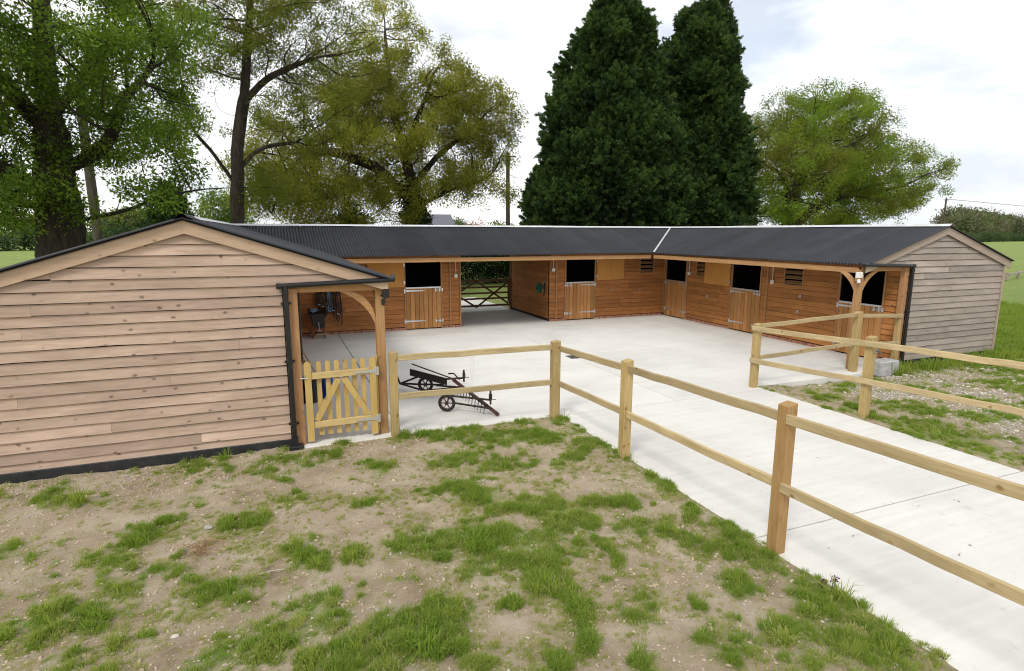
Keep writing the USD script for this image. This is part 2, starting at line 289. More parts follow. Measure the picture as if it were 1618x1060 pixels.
# ------------------------------------------------------------------ ground
DRIVE = (4.42, 9.02)
GRASS = [(-0.14,4.4,.34),(.16,4.69,.21),(-.43,4.98,.16),(-1.45,5.53,.22),(-1.9,5.39,.21),(-2.23,6.74,.16),(-1.3,6.78,.2),(-.46,6.44,.24),(1.16,7.48,.3),(1.18,5.36,.35),(.1,5.43,.27),(1.69,5.29,.42),(2.11,5.12,.39),(2.04,4.22,.28),(2.09,3.74,.23),(2.08,3.5,.15),(2.71,4.21,.12),(1.84,6.53,.19),(2.14,6.22,.27),(2.51,5.72,.22),(.97,4.8,.1),(.54,5.25,.18),(3.69,3.66,.23),(3.4,4.88,.27),(2.77,5.14,.34),(3.43,5.43,.26),(4.36,5.89,.22),(4.15,7.23,.33),(3.7,7.72,.34),(4.13,4.9,.21),(3.13,3.45,.12),(1.08,4.07,.23),(.72,3.83,.28),(.29,4.01,.33),(-.53,4.34,.28),(1.57,4.08,.13),(3.68,3.05,.26),(4.0,3.11,.24),(3.95,2.71,.27),(4.0,2.42,.28),(4.2,3.74,.18),(4.17,3.32,.17),(-1.3,8.55,.12),(-1.94,8.55,.12),(1.17,3.72,.19),(-1.75,6.23,.11),(-2.01,5.23,.2),(-1.01,4.83,.09),(-1.51,5.03,.12),(2.26,8.2,.17),(3.17,8.14,.2),(.83,6.39,.14),(.31,5.98,.1),(3.0,4.38,.12),(1.8,3.39,.19),(2.24,3.15,.14),(4.25,4.38,.14),(4.3,6.6,.15),(4.3,8.3,.2),(.8,8.5,.12),(1.6,8.5,.14)]
GRASS_R = [(13.08,7.71,.27),(14.03,7.4,.34),(12.23,7.82,.33),(15.93,7.92,.45),(9.61,7.16,.23),(10.21,6.92,.23),(9.86,7.97,.25),(9.95,8.34,.23),(10.46,6.41,.2),(10.79,6.09,.17),(10.92,5.67,.19),(10.33,5.08,.2),(9.31,6.0,.21),(9.42,5.48,.22),(9.45,4.85,.2),(9.29,6.49,.16),(10.64,8.18,.2),(12.15,6.15,.23),(12.19,6.81,.22),(9.4,7.8,.2),(9.2,7.1,.2)]
def sst(x, a, b):
    t = np.clip((x - a) / (b - a), 0, 1); return t * t * (3 - 2 * t)
def cover(x, y):
    p = np.stack([x, y, 0 * x], -1)
    q = np.stack([x + 0.55 * (fbm(p * 4, 4, 5) - 0.5), y + 0.55 * (fbm(p * 4, 4, 9) - 0.5), 0 * x], -1)
    blob = np.zeros_like(x)
    near = (x > -9) & (x < 20) & (y > 0) & (y < 14)
    for gx, gy, r in GRASS + GRASS_R:
        blob[near] = np.maximum(blob[near], 1 - sst(np.hypot(q[near][:, 0] - gx, q[near][:, 1] - gy) / r, 0.25, 1.30))
    base = fbm(p * 1.9, 5, 3)
    dens = 0.12 + 0.26 * sst(x, -2.0, 3.5) - 0.10 * sst(y, 5.5, 7.5) * (1 - sst(x, 0.5, 3))
    spots = sst(base + 0.25 * (noise(p * 11, 4) - 0.5), 0.60 - 0.26 * dens, 0.74 - 0.22 * dens) * 0.75
    edge = (1 - sst(np.abs(x - 4.38), 0.06, 0.38)) * (x < 4.5) * (0.35 + 0.65 * sst(noise(p * 2.3, 8), 0.3, 0.6))
    c = np.maximum(np.maximum(blob, spots), edge * 0.6)
    far = np.maximum(np.maximum(sst(-x, 4.6, 6.5), sst(y, 11.3, 13.0) * ((x > 17.3) | (x < -4))), sst(y, 22.8, 25.0))
    rt = sst(x, 13.2, 16.5) * sst(y, 7.6, 8.9)
    rt = np.maximum(rt, sst(y, 8.2, 8.8) * sst(x, 12.9, 13.6) * 0.8)
    return np.clip(np.maximum(c, np.maximum(far, rt)), 0, 1)
def gravel(x, y):
    p = np.stack([x, y, 0 * x], -1)
    return np.clip(sst(x, 9.6, 11.5) * (1 - sst(y, 8.6, 9.4)) * (0.35 + 0.65 * sst(fbm(p * 0.9, 3, 21), 0.35, 0.6)) + 0.9 * np.exp(-((y - (0.50 * x + 0.3)) / 0.7) ** 2) * sst(x, 24, 30), 0, 1)
def slab_mask(x, y, e=0.0):
    a = (x > DRIVE[0] + e) & (x < DRIVE[1] - e) & (y < 8.7) & (y > -14)
    b = (x > 0.2 + e) & (x < 13.7) & (y > 8.6 + e) & (y < 22.0)
    b &= ~((x > 9.0 - e) & (y < 8.78 + e))
    return a | b | ((x > 5.6 + e) & (x < 8.9 - e) & (y > 21) & (y < 26.5 - e))
def ground_z(x, y):
    p = np.stack([x, y, 0 * x], -1)
    near = 1 - sst(np.hypot(x - 3, y - 5), 14, 30)
    z = -0.02 + near * (0.07 * (fbm(p * 1.3, 4, 11) - 0.5) + 0.035 * (fbm(p * 6.5, 3, 17) - 0.5) + 0.018 * (fbm(p * 17, 2, 19) - 0.5))
    flush = np.minimum.reduce([np.abs(x - DRIVE[0]) + 5 * (y > 8.7), np.abs(y - 8.58) + 9 * ((x < 0) | (x > 4.5)), np.abs(x - DRIVE[1]) + 5 * (y > 8)])
    z = z * sst(flush, 0.0, 0.5) + (-0.016) * (1 - sst(flush, 0, 0.5))
    z -= 0.10 * sst(x, 9.15, 10.2) * sst(y, 6.0, 8.2) * (1 - sst(y, 14, 40))
    z += 0.02 * cover(x, y) * near
    return z
def graded(lo, hi, a, b, step):
    out = list(np.arange(a, b + 1e-9, step)); d = step
    while out[-1] < hi: d *= 1.22; out.append(out[-1] + d)
    d = step; left = [a]
    while left[-1] > lo: d *= 1.22; left.append(left[-1] - d)
    return np.array(left[::-1][:-1] + out)
gx = graded(-900, 1400, -4.6, 16.4, 0.042); gy = graded(-60, 1500, 2.0, 9.6, 0.042)
GX, GY = np.meshgrid(gx, gy, indexing='ij'); fx, fy = GX.ravel(), GY.ravel()
gcov = cover(fx, fy); ggrav = gravel(fx, fy); gz = ground_z(fx, fy)
inside = slab_mask(fx, fy, 0.05)
gz[inside] = -0.32
ni, nj = len(gx), len(gy)
ii, jj = np.meshgrid(np.arange(ni - 1), np.arange(nj - 1), indexing='ij'); k0 = (ii * nj + jj).ravel()
gf = np.vstack([np.stack([k0, k0 + nj, k0 + nj + 1], 1), np.stack([k0, k0 + nj + 1, k0 + 1], 1)])
g = usdkit.mesh(stage, '/World/ground', (np.stack([fx, fy, gz], 1), gf), GROUND, smooth=True)
pv = UsdGeom.PrimvarsAPI(g)
pv.CreatePrimvar('cover', Sdf.ValueTypeNames.FloatArray, 'vertex').Set(Vt.FloatArray.FromNumpy(gcov.astype(np.float32)))
pv.CreatePrimvar('gravel', Sdf.ValueTypeNames.FloatArray, 'vertex').Set(Vt.FloatArray.FromNumpy(ggrav.astype(np.float32)))
tag(g, kind='structure')

def slab_mesh(poly, z0, z1, ch=0.006):
    """A concrete bay with a softened top edge."""
    poly = poly.buffer(0); top = poly.buffer(-ch, join_style=2)
    c = np.array(poly.exterior.coords[:-1]); t = np.array(top.exterior.coords[:-1])
    t = t[[np.argmin(np.hypot(*(t - q).T)) for q in c]]
    n = len(c)
    v = np.vstack([np.c_[c, np.full(n, z0)], np.c_[c, np.full(n, z1 - ch)], np.c_[t, np.full(n, z1)]])
    f = []
    for k in range(n):
        k2 = (k + 1) % n
        for l in (0, 1): f += [[l*n+k, l*n+k2, (l+1)*n+k2], [l*n+k, (l+1)*n+k2, (l+1)*n+k]]
    vv, tf = trimesh.creation.triangulate_polygon(Polygon(t), engine='earcut')
    idx = [int(np.argmin(np.hypot(*(t - q).T))) for q in vv]
    f += [[2*n + idx[a] for a in tri] for tri in tf]
    m = trimesh.Trimesh(v, np.array(f), process=False); m.fix_normals(); return m
def slabs(structure, rects, z1=0.0):
    for r in rects:
        p = Polygon(r) if len(r) > 2 and np.ndim(r[0]) else sbox(*r)
        part(structure, 'slab', slab_mesh(p, -0.26, z1), CONCRETE, tone=rng.random())
J = 0.009
yard = group_x('/World', 'concrete_yard', 'structure')
slabs(yard, [(0.2, 8.60, 1.72-J, 18.25), (1.72+J, 8.60, 6.85-J, 12.95-J), (1.72+J, 12.95+J, 6.85-J, 16.95-J), (1.72+J, 16.95+J, 5.66, 18.25),
             [(6.85+J, 8.60), (8.99, 8.60), (8.99, 8.82), (12.13-J, 8.82), (12.13-J, 12.95-J), (6.85+J, 12.95-J)], (6.85+J, 12.95+J, 12.13-J, 16.95-J), (8.86, 16.95+J, 12.13-J, 18.25),
             (12.13+J, 8.93, 13.64, 18.25), (5.66, 16.95+J, 8.86, 22.0), (5.66, 22.0+2*J, 8.86, 26.4)])
drive = group_x('/World', 'concrete_drive', 'structure')
slabs(drive, [(4.42, 4.2+J, 9.02, 8.60-2*J), (4.40, -1.0+J, 9.06, 4.2-J), (4.40, -7+J, 9.06, -1.0-J), (4.40, -13, 9.06, -7-J)], -0.003)

# ------------------------------------------------------------------ stable block
stable = thing('stable_block', 'U-shaped timber stable block with black corrugated roof around the concrete yard', 'stable')
XR_L, XR_R, YR_B = -1.03, 14.81, 19.54            # ridge lines
ZR, SL, SW = 3.255, 0.322, 2.68                     # ridge height, fall per metre, slope run
def zroof(s): return ZR - SL * s
def wall_boards(parent, O, u, n, region, material, course=0.142, z0=0.10, seg=(2.6, 4.2), lap=0.024, seed=0, gap=0.013):
    """Overlapping horizontal boards, each a part, over the wall region (metres along the wall, height)."""
    r = np.random.default_rng(seed); a0, b0, a1, b1 = region.bounds
    O, u, n = (np.asarray(x, float) for x in (O, u, n)); z = z0; row = 0
    while z < b1:
        h = course
        cuts = [a0]; x = a0 + r.uniform(0.4, seg[1])
        while x < a1 - 0.5: cuts.append(x); x += r.uniform(*seg)
        cuts.append(a1)
        for c0, c1 in zip(cuts[:-1], cuts[1:]):
            piece = region.intersection(sbox(c0 + 0.0012, z, c1 - 0.0012, z + h - gap))
            for pg in getattr(piece, 'geoms', [piece]):
                if pg.is_empty or pg.geom_type != 'Polygon' or pg.area < 0.004: continue
                pts = []; ring = np.array(pg.exterior.coords[:-1])
                for i in range(len(ring)):
                    p, q = ring[i], ring[(i + 1) % len(ring)]; pts.append(p)
                    if abs(p[1] - q[1]) < 1e-6 and abs(p[1] - z) < 1e-6:
                        kk = min(int(abs(q[0] - p[0]) / 0.55), 7)
                        pts += [p + (q - p) * (i2 + 1) / (kk + 1) for i2 in range(kk)]
                pts = np.array(pts)
                v2, f2 = trimesh.creation.triangulate_polygon(Polygon(pts), engine='earcut')
                v2 = np.array(v2); low = np.abs(v2[:, 1] - z) < 1e-6
                th = 0.007 + lap * (1 - (v2[:, 1] - z) / h) + r.uniform(-0.0015, 0.0015)
                v3 = v2.copy(); v3[low, 1] += r.normal(0, 0.0034, low.sum()) - r.uniform(0, 0.007)
                F = O + v3[:, :1] * u + v3[:, 1:2] * [0, 0, 1.0] + th[:, None] * n
                Bk = O + v3[:, :1] * u + v3[:, 1:2] * [0, 0, 1.0] + 0.001 * n
                m = len(v2); E = trimesh.Trimesh(np.c_[v2, 0 * v2[:, 0]], f2, process=False)
                ed = E.edges[trimesh.grouping.group_rows(E.edges_sorted, require_count=1)]
                side = np.vstack([np.stack([ed[:, 0], ed[:, 0] + m, ed[:, 1] + m], 1), np.stack([ed[:, 0], ed[:, 1] + m, ed[:, 1]], 1)])
                fr = np.vstack([f2, f2[:, ::-1] + m, side])
                mm = trimesh.Trimesh(np.vstack([F, Bk]), fr, process=False)
                if np.dot(mm.face_normals[0], n) < 0: mm.invert()
                part(parent, 'board', mm, material, tone=np.clip(r.normal(0.5, 0.30), -0.1, 1.1))
        z += h; row += 1
def wall(O, u, n, region, material, seed, name='wall', course=0.142, thick=0.08, seg=(2.6, 4.2), z0=0.10, boards=True, label=None):
    O, u, n = (np.asarray(x, float) for x in (O, u, n))
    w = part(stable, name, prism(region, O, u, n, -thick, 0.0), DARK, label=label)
    if boards: wall_boards(w, O, u, n, region, material, course, z0=z0, seg=seg, seed=seed)
    return w
YL, YRt = 8.76, 9.12                                # the two gable fronts
def gable_poly(xr, x_out, x_in, sgn):
    """Gable wall outline; sgn +1: the canopy is on the larger x."""
    a = [(x_out, 0.06), (x_out, zroof(abs(x_out - xr)) - 0.05), (xr, ZR - 0.05), (xr + sgn * 2.58, zroof(2.58) - 0.05), (xr + sgn * 2.58, 2.345), (x_in, 2.345), (x_in, 0.06)]
    return Polygon(a).buffer(0)
wall((0, YL, 0), (1, 0, 0), (0, -1, 0), gable_poly(XR_L, -3.46, 0.10, 1), W_GABLE, 1, 'gable_wall', course=0.143, seg=(5.2, 7.0), z0=0.07, label='pinkish tan gable end of overlapping knotty boards')
wall((0, YRt, 0), (1, 0, 0), (0, -1, 0), gable_poly(XR_R, 17.25, 13.75, -1), W_GREY, 2, 'gable_wall', course=0.148, seg=(4.0, 6.0), label='silver grey weathered gable end of overlapping boards')
# inner walls
D_LEFT = sbox(3.84, 0, 4.98, 2.24); D_BACK = sbox(9.50, 0, 10.64, 2.24)
V_BACK = sbox(12.58, 1.62, 13.14, 2.2)
wl = sbox(0.17, 0.0, 5.66, 2.42).difference(D_LEFT); wb_ = sbox(8.86, 0.0, 13.66, 2.42).difference(D_BACK).difference(V_BACK)
wall((0, 18.28, 0), (1, 0, 0), (0, -1, 0), wl, W_WARM_X, 3, seg=(2.2, 4.0))
wall((0, 18.28, 0), (1, 0, 0), (0, -1, 0), wb_, W_WARM_X, 4, seg=(2.2, 4.0))
DR = [(15.99 + 0.98, 17.98), (13.50, 14.70), (9.66, 10.82)]   # openings in the right wing along y
DR = [(16.98, 18.10), (13.52, 14.68), (9.64, 10.80)]
VR = [(16.0, 16.42), (12.02, 12.62)]
wr = sbox(9.20, 0.0, 18.28, 2.42)
for a, b in DR: wr = wr.difference(sbox(a, 0, b, 2.24))
for a, b in VR: wr = wr.difference(sbox(a, 1.63, b, 2.2))
wall((13.67, 0, 0), (0, 1, 0), (-1, 0, 0), wr, W_WARM_Y, 5, seg=(2.0, 3.6))
wall((0.17, 0, 0), (0, 1, 0), (1, 0, 0), sbox(8.9, 0, 18.28, 2.42), W_WARM_Y, 6, seg=(2.6, 4.4))
wall((8.86, 0, 0), (0, 1, 0), (-1, 0, 0), sbox(18.36, 0, 21.9, 2.75), W_WARM_Y, 7, 'passage_wall', seg=(2.6, 4.4))
wall((5.66, 0, 0), (0, 1, 0), (1, 0, 0), sbox(18.36, 0, 21.9, 2.75), W_WARM_Y, 8, 'passage_wall', seg=(2.6, 4.4))
for O, u, n, reg in (((0, 21.9, 0), (1, 0, 0), (0, 1, 0), sbox(-3.46, 0, 5.60, 2.4)), ((0, 21.9, 0), (1, 0, 0), (0, 1, 0), sbox(8.92, 0, 17.25, 2.4)),
                     ((-3.46, 0, 0), (0, 1, 0), (-1, 0, 0), sbox(8.8, 0, 21.88, 2.4)), ((17.25, 0, 0), (0, 1, 0), (1, 0, 0), sbox(9.16, 0, 21.88, 2.4))):
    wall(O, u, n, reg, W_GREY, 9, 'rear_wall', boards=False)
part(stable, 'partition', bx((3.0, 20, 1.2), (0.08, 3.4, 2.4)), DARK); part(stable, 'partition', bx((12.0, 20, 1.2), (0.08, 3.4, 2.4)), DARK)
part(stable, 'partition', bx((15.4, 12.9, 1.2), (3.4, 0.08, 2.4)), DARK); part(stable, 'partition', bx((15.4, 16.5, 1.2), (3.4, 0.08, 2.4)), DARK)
part(stable, 'damp_course', bx((-1.69, 8.748, 0.03), (3.62, 0.05, 0.16), 0.01), DPC)
part(stable, 'damp_course', bx((15.5, 9.112, -0.02), (3.54, 0.03, 0.22)), DPC)

# brick plinth
def bricks(a, b, n, z0=0.002, h=0.07):
    a, b, n = (np.asarray(x, float) for x in (a, b, n)); L = np.linalg.norm(b - a); u = (b - a) / L; ms = []; r = np.random.default_rng(5); x = 0
    while x < L - 0.03:
        w = min(0.215, L - x); c = a + u * (x + w / 2) + n * (0.024 + r.uniform(0, 0.005))
        s = np.abs(u) * (w - 0.011) + np.abs(n) * 0.05 + [0, 0, h]
        ms.append(bx(c + [0, 0, z0 + h / 2], s)); x += 0.226
    part(stable, 'brick_plinth', cat(*ms), BRICK, kind='stuff')
for a, b in ((0.2, 3.82), (5.0, 5.66)): bricks((a, 18.28, 0), (b, 18.28, 0), (0, -1, 0))
for a, b in ((8.86, 9.48), (10.66, 13.6)): bricks((a, 18.28, 0), (b, 18.28, 0), (0, -1, 0))
for a, b in ((14.7, 16.96), (10.82, 13.5), (9.2, 9.62)): bricks((13.67, a, 0), (13.67, b, 0), (-1, 0, 0))

# roof
def roof(name, O, along, down, t0, t1, smin, smax, pitch=0.0845, amp=0.026, per=11):
    """Corrugated sheets over one slope; O is on the ridge, smin and smax give the run at each place along it."""
    rf = group_x(stable, name); O, along, down = (np.asarray(x, float) for x in (O, along, down)); up = np.array([0, 0, 1.0])
    nrm = up + down * SL; nrm /= np.linalg.norm(nrm)
    t = t0
    while t < t1 - 1e-6:
        e = min(t + pitch * per, t1); n = max(int(round((e - t) / pitch * 6)), 2); ts = np.linspace(t, e + 0.006, n + 1)
        lo = np.array([smin(min(x, t1)) for x in ts]); hi = np.array([smax(min(x, t1)) for x in ts]); hi = np.maximum(hi, lo + 1e-3)
        V = []; jit = rng.uniform(-0.006, 0.006)
        for side in (0.0, -0.004):
            for fr in np.linspace(0, 1, 3):
                s = lo + (hi + (jit if fr == 1 else 0) - lo) * fr
                wv = amp * np.cos(2 * PI * ts / pitch) + side + (0.0015 if int(t / pitch) % 2 else 0)
                V.append(O + ts[:, None] * along + s[:, None] * down - (SL * s)[:, None] * up + wv[:, None] * nrm)
        V = np.array(V); k = n + 1; V = V.reshape(-1, 3); F = []
        for lay, flip in ((0, 1), (3, -1)):
            for r_ in range(2):
                a = (lay + r_) * k + np.arange(n); q = np.vstack([np.stack([a, a + 1, a + k + 1], 1), np.stack([a, a + k + 1, a + k], 1)])
                F.append(q[:, ::flip])
        a = 2 * k + np.arange(n); F.append(np.vstack([np.stack([a, a + 1, a + 3*k + 1], 1), np.stack([a, a + 3*k + 1, a + 3*k], 1)]))
        m = trimesh.Trimesh(V, np.vstack(F), process=False)
        if m.face_normals[0][2] < 0: m.invert()
        part(rf, 'roof_sheet', m, ROOF, smooth=40, tone=rng.random())
        t = e
Z0 = np.array([0, 0, ZR])
roof('roof_slope', (XR_L, 0, ZR), (0, 1, 0), (1, 0, 0), 8.65, YR_B, lambda y: 0, lambda y: min(SW, max(YR_B - y, 0.01)))
roof('roof_slope', (XR_L, 0, ZR), (0, 1, 0), (-1, 0, 0), 8.65, YR_B + SW, lambda y: max(0, y - YR_B), lambda y: SW)
roof('roof_slope', (0, YR_B, ZR), (1, 0, 0), (0, -1, 0), XR_L, XR_R, lambda x: 0, lambda x: max(min(SW, x - XR_L, XR_R - x), 0.01))
roof('roof_slope', (0, YR_B, ZR), (1, 0, 0), (0, 1, 0), XR_L - SW, XR_R + SW, lambda x: max(0, XR_L - x, x - XR_R), lambda x: SW)
roof('roof_slope', (XR_R, 0, ZR), (0, 1, 0), (-1, 0, 0), 9.02, YR_B, lambda y: 0, lambda y: min(SW, max(YR_B - y, 0.01)))
roof('roof_slope', (XR_R, 0, ZR), (0, 1, 0), (1, 0, 0), 9.02, YR_B + SW, lambda y: max(0, y - YR_B), lambda y: SW)
def ridge_cap(a, b, d, m=RIDGE):
    a, b, d = (np.asarray(x, float) for x in (a, b, d)); prof = [(-0.11, -0.020), (-0.06, -0.002), (-0.045, 0.018), (-0.02, 0.034), (0.02, 0.034), (0.045, 0.018), (0.06, -0.002), (0.11, -0.020)]
    v = [e + d * q + np.array([0, 0, z + 0.017]) for e in (a, b) for q, z in prof]; n = len(prof); f = []
    for i in range(n - 1): f += [[i, i + 1, n + i + 1], [i, n + i + 1, n + i]]
    mm = trimesh.Trimesh(np.array(v), np.array(f), process=False)
    if mm.face_normals[2][2] < 0: mm.invert()
    return mm
for a, b, d in (((XR_L, 9.6, ZR), (XR_L, YR_B, ZR), (1, 0, 0)), ((XR_L, YR_B, ZR), (XR_R, YR_B, ZR), (0, 1, 0)), ((XR_R, 8.98, ZR), (XR_R, YR_B, ZR), (1, 0, 0))):
    a, b = np.array(a, float), np.array(b, float); L = np.linalg.norm(b - a); n = int(L / 1.83) + 1
    for i in range(n):
        part(stable, 'ridge_cap', ridge_cap(a + (b - a) * i / n, a + (b - a) * ((i + 1) / n + 0.004 / L) + [0, 0, 0.002 * (i % 2)], d), RIDGE)
part(stable, 'ridge_cap', ridge_cap((XR_L, 8.60, ZR + 0.004), (XR_L, 9.62, ZR + 0.004), (1, 0, 0)), ROOFD, label='short black ridge piece at the gable end')
for sx, xr in ((-1, XR_R), (1, XR_L)):
    for s0, s1 in ((0.12, 1.5), (1.52, 2.66)) if sx < 0 else ((0.12, 2.66),):
        p0, p1 = np.array([xr + sx * s0, YR_B - s0, zroof(s0) + 0.026]), np.array([xr + sx * s1, YR_B - s1, zroof(s1) + 0.026])
        part(stable, 'valley_flashing', bar(p0, p1, 0.06, 0.012), RIDGE if sx < 0 else ROOFD)

# bargeboards and gable trim
def barge(xr, yf, sgn, run, material, h=0.175, drop=0.02):
    p = Polygon([(0, 0), (run, -SL * run), (run, -SL * run - h * 0.98), (0, -h)])
    return prism(affinity.scale(p, sgn, 1, origin=(0, 0)), (xr, yf, ZR - drop), (1, 0, 0), (0, -1, 0), 0, 0.024)
for sgn in (1, -1):
    part(stable, 'bargeboard', barge(XR_L, 8.715, sgn, 2.60, W_BARGE), W_BARGE, tone=0.4 + 0.1 * sgn)
    part(stable, 'bargeboard', barge(XR_R, 9.075, sgn, 2.64, W_BARGE_G), W_BARGE_G, tone=0.5)
    for xr, yf in ((XR_L, 8.665), (XR_R, 9.035)):
        a, b = np.array([xr + sgn * 0.0, yf, ZR + 0.002]), np.array([xr + sgn * 2.67, yf, zroof(2.67) + 0.002])
        part(stable, 'verge_strip', bar(a, b, 0.07, 0.014), ROOFD)
part(stable, 'corner_board', bx((17.24, 9.085, 1.19), (0.05, 0.05, 2.42), 0.004), W_BARGE_G, tone=0.7)
# beams, posts, braces
part(stable, 'eaves_beam', bx((1.53, 12.9, 2.262), (0.05, 8.1, 0.125), 0.005), W_BEAM_Y, tone=0.5)
part(stable, 'eaves_beam', bx((6.85, 16.97, 2.262), (10.5, 0.05, 0.125), 0.005), W_BEAM_X, tone=0.5)
part(stable, 'eaves_beam', bx((12.21, 13.1, 2.262), (0.05, 7.7, 0.125), 0.005), W_BEAM_Y, tone=0.5)
part(stable, 'tie_beam', bx((0.88, 8.82, 2.285), (1.3, 0.07, 0.10), 0.005), W_BEAM_X, tone=0.4)
part(stable, 'tie_beam', bx((12.95, 9.19, 2.285), (1.45, 0.07, 0.10), 0.005), W_BEAM_X, tone=0.4)
part(stable, 'canopy_post', bx((1.455, 8.84, 1.08), (0.13, 0.13, 2.40), 0.008), W_POST, tone=0.5)
part(stable, 'canopy_post', bx((12.17, 9.20, 1.08), (0.13, 0.13, 2.40), 0.008), W_POST, tone=0.6)
part(stable, 'corner_post', bx((0.235, 8.80, 1.14), (0.13, 0.16, 2.32), 0.006), W_TRIM_Z, tone=0.5)
part(stable, 'corner_post', bx((13.60, 9.15, 1.12), (0.14, 0.12, 2.38), 0.006), W_TRIM_Z, tone=0.6)
def brace(p, d, size=0.46):
    """A curved brace from the post at p, along direction d to the beam."""
    w, h, t = size, size * 1.0, np.linspace(0, 1, 10)
    bez = lambda x0, z0, cx, cz, x1, z1: [((1-q)**2*x0 + 2*q*(1-q)*cx + q*q*x1, (1-q)**2*z0 + 2*q*(1-q)*cz + q*q*z1) for q in t]
    pts_o = bez(0.0, -h + 0.10, 0.06, -0.06, w - 0.13, 0.0); pts_i = bez(0.0, -h - 0.03, 0.115, -0.155, w, 0.0)
    poly = Polygon(pts_o + pts_i[::-1]).buffer(0)
    d = np.asarray(d, float); n = np.cross(d, [0, 0, 1.0])
    return prism(poly, p, d, n, -0.025, 0.025)
part(stable, 'curved_brace', brace((1.39, 8.83, 2.235), (-1, 0, 0), 0.52), W_BEAM_X, tone=0.8)
part(stable, 'curved_brace', brace((1.455, 8.90, 2.225), (0, 1, 0), 0.46), W_BEAM_Y, tone=0.7)
part(stable, 'curved_brace', brace((12.235, 9.19, 2.235), (1, 0, 0), 0.50), W_BEAM_X, tone=0.8)
part(stable, 'curved_brace', brace((12.17, 9.265, 2.225), (0, 1, 0), 0.46), W_BEAM_Y, tone=0.7)
part(stable, 'floodlight', cat(bx((1.535, 8.72, 2.19), (0.10, 0.07, 0.14), 0.01), bx((1.50, 8.75, 2.06), (0.05, 0.06, 0.09), 0.008), tube([(1.47, 8.78, 2.15), (1.53, 8.73, 2.17)], 0.012)), BLACKP)
part(stable, 'floodlight', cat(bx((12.03, 9.10, 2.17), (0.16, 0.06, 0.13), 0.01), tube([(12.03, 9.11, 2.08), (12.03, 9.09, 2.0)], 0.035), tube([(12.1, 9.16, 2.16), (12.05, 9.12, 2.16)], 0.012)), WHITEP)
# rainwater pipes
def pipes(xa, xb, yf, xd, zb):
    part(stable, 'gutter_pipe', cat(tube([(xa, yf, 2.345), (xb, yf, 2.395)], 0.036, 10), tube([(xb - 0.02 * np.sign(xb - xa), yf, 2.395), (xb, yf + 0.10, 2.44)], 0.034, 10), tube([(xa - 0.01, yf, 2.345), (xa + 0.05 * np.sign(xb - xa), yf, 2.345)], 0.042, 10)), BLACKP, smooth=40)
    part(stable, 'downpipe', cat(tube([(xd, yf, 2.34), (xd, yf, 0.10 + zb)], 0.034, 12), tube([(xd, yf, 0.16 + zb), (xd, yf, zb)], 0.05, 12), *[tube([(xd, yf, z), (xd, yf, z + 0.045)], 0.043, 12) for z in (2.22, 1.25, 0.33)],
                                 *[bx((xd, yf + 0.03, z), (0.14, 0.03, 0.03)) for z in (1.27, 0.35, 2.1)]), BLACKP, smooth=40)
pipes(0.04, 1.66, 8.675, 0.145, 0.0)
pipes(13.75, 12.06, 9.035, 13.70, -0.1)
part(stable, 'gully', bx((0.16, 8.66, 0.0), (0.2, 0.18, 0.07), 0.01), BLACKP)
# doors
def door_part(O, u, n, w, zt=1.34, hinge_left=True, opening=None):
    """The lower half of a stable door with strap hinges and bolts; O is its lower left corner seen from the yard."""
    O, u, n = (np.asarray(x, float) for x in (O, u, n)); k = 8; bw = w / k
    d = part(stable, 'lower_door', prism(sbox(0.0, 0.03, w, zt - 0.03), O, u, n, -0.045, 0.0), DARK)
    for i in range(k):
        part(d, 'door_board', prism(sbox(i * bw + 0.006, 0.03, (i + 1) * bw - 0.006, zt - 0.03), O, u, n, 0.001, 0.020 + rng.uniform(-0.002, 0.002)), W_DOOR, tone=rng.random())
    part(d, 'metal_strip', prism(sbox(0, zt - 0.03, w, zt + 0.012), O, u, n, -0.05, 0.026), GALV)
    def strap(z, x0, x1, tip):
        a, b = (0.028, 0.012)
        p = Polygon([(x0, z - a), (x1, z - b), (x1, z + b), (x0, z + a)])
        return cat(prism(p, O, u, n, 0.021, 0.028), prism(sbox(min(x0, x0 - np.sign(x1 - x0) * 0.06), z - 0.065, max(x0, x0 - np.sign(x1 - x0) * 0.06), z + 0.065), O, u, n, 0.021, 0.030), tube([O + u * (x0 - np.sign(x1 - x0) * 0.012) + n * 0.034 + [0, 0, z - 0.06], O + u * (x0 - np.sign(x1 - x0) * 0.012) + n * 0.034 + [0, 0, z + 0.06]], 0.013, 8))
    def bolt(z, x, s):
        return cat(tube([O + u * (x - s * 0.16) + n * 0.04 + [0, 0, z], O + u * (x + s * 0.10) + n * 0.04 + [0, 0, z]], 0.012, 8),
                   *[prism(sbox(x + o - 0.022, z - 0.05, x + o + 0.022, z + 0.05), O, u, n, 0.021, 0.042) for o in (-0.13 * s, 0.0, 0.09 * s)])
    h, f, sg = (0.0, w, 1) if hinge_left else (w, 0.0, -1)
    for z in (0.27, zt - 0.10): part(d, 'strap_hinge', strap(z, h, h + sg * 0.60, 0), GALV)
    for z in (0.25, zt - 0.09): part(d, 'bolt', bolt(z, f - sg * 0.05, sg), GALV)
    zo = 2.24
    for x in (-0.045, w): part(stable, 'door_jamb', prism(sbox(x, 0.0, x + 0.045, zo), O, u, n, -0.08, 0.026), W_TRIM_Z, tone=0.5)
door_part((3.84, 18.26, 0), (1, 0, 0), (0, -1, 0), 1.14)
door_part((9.50, 18.26, 0), (1, 0, 0), (0, -1, 0), 1.14, hinge_left=False)
for a, b in DR: door_part((13.65, b, 0), (0, -1, 0), (-1, 0, 0), b - a)
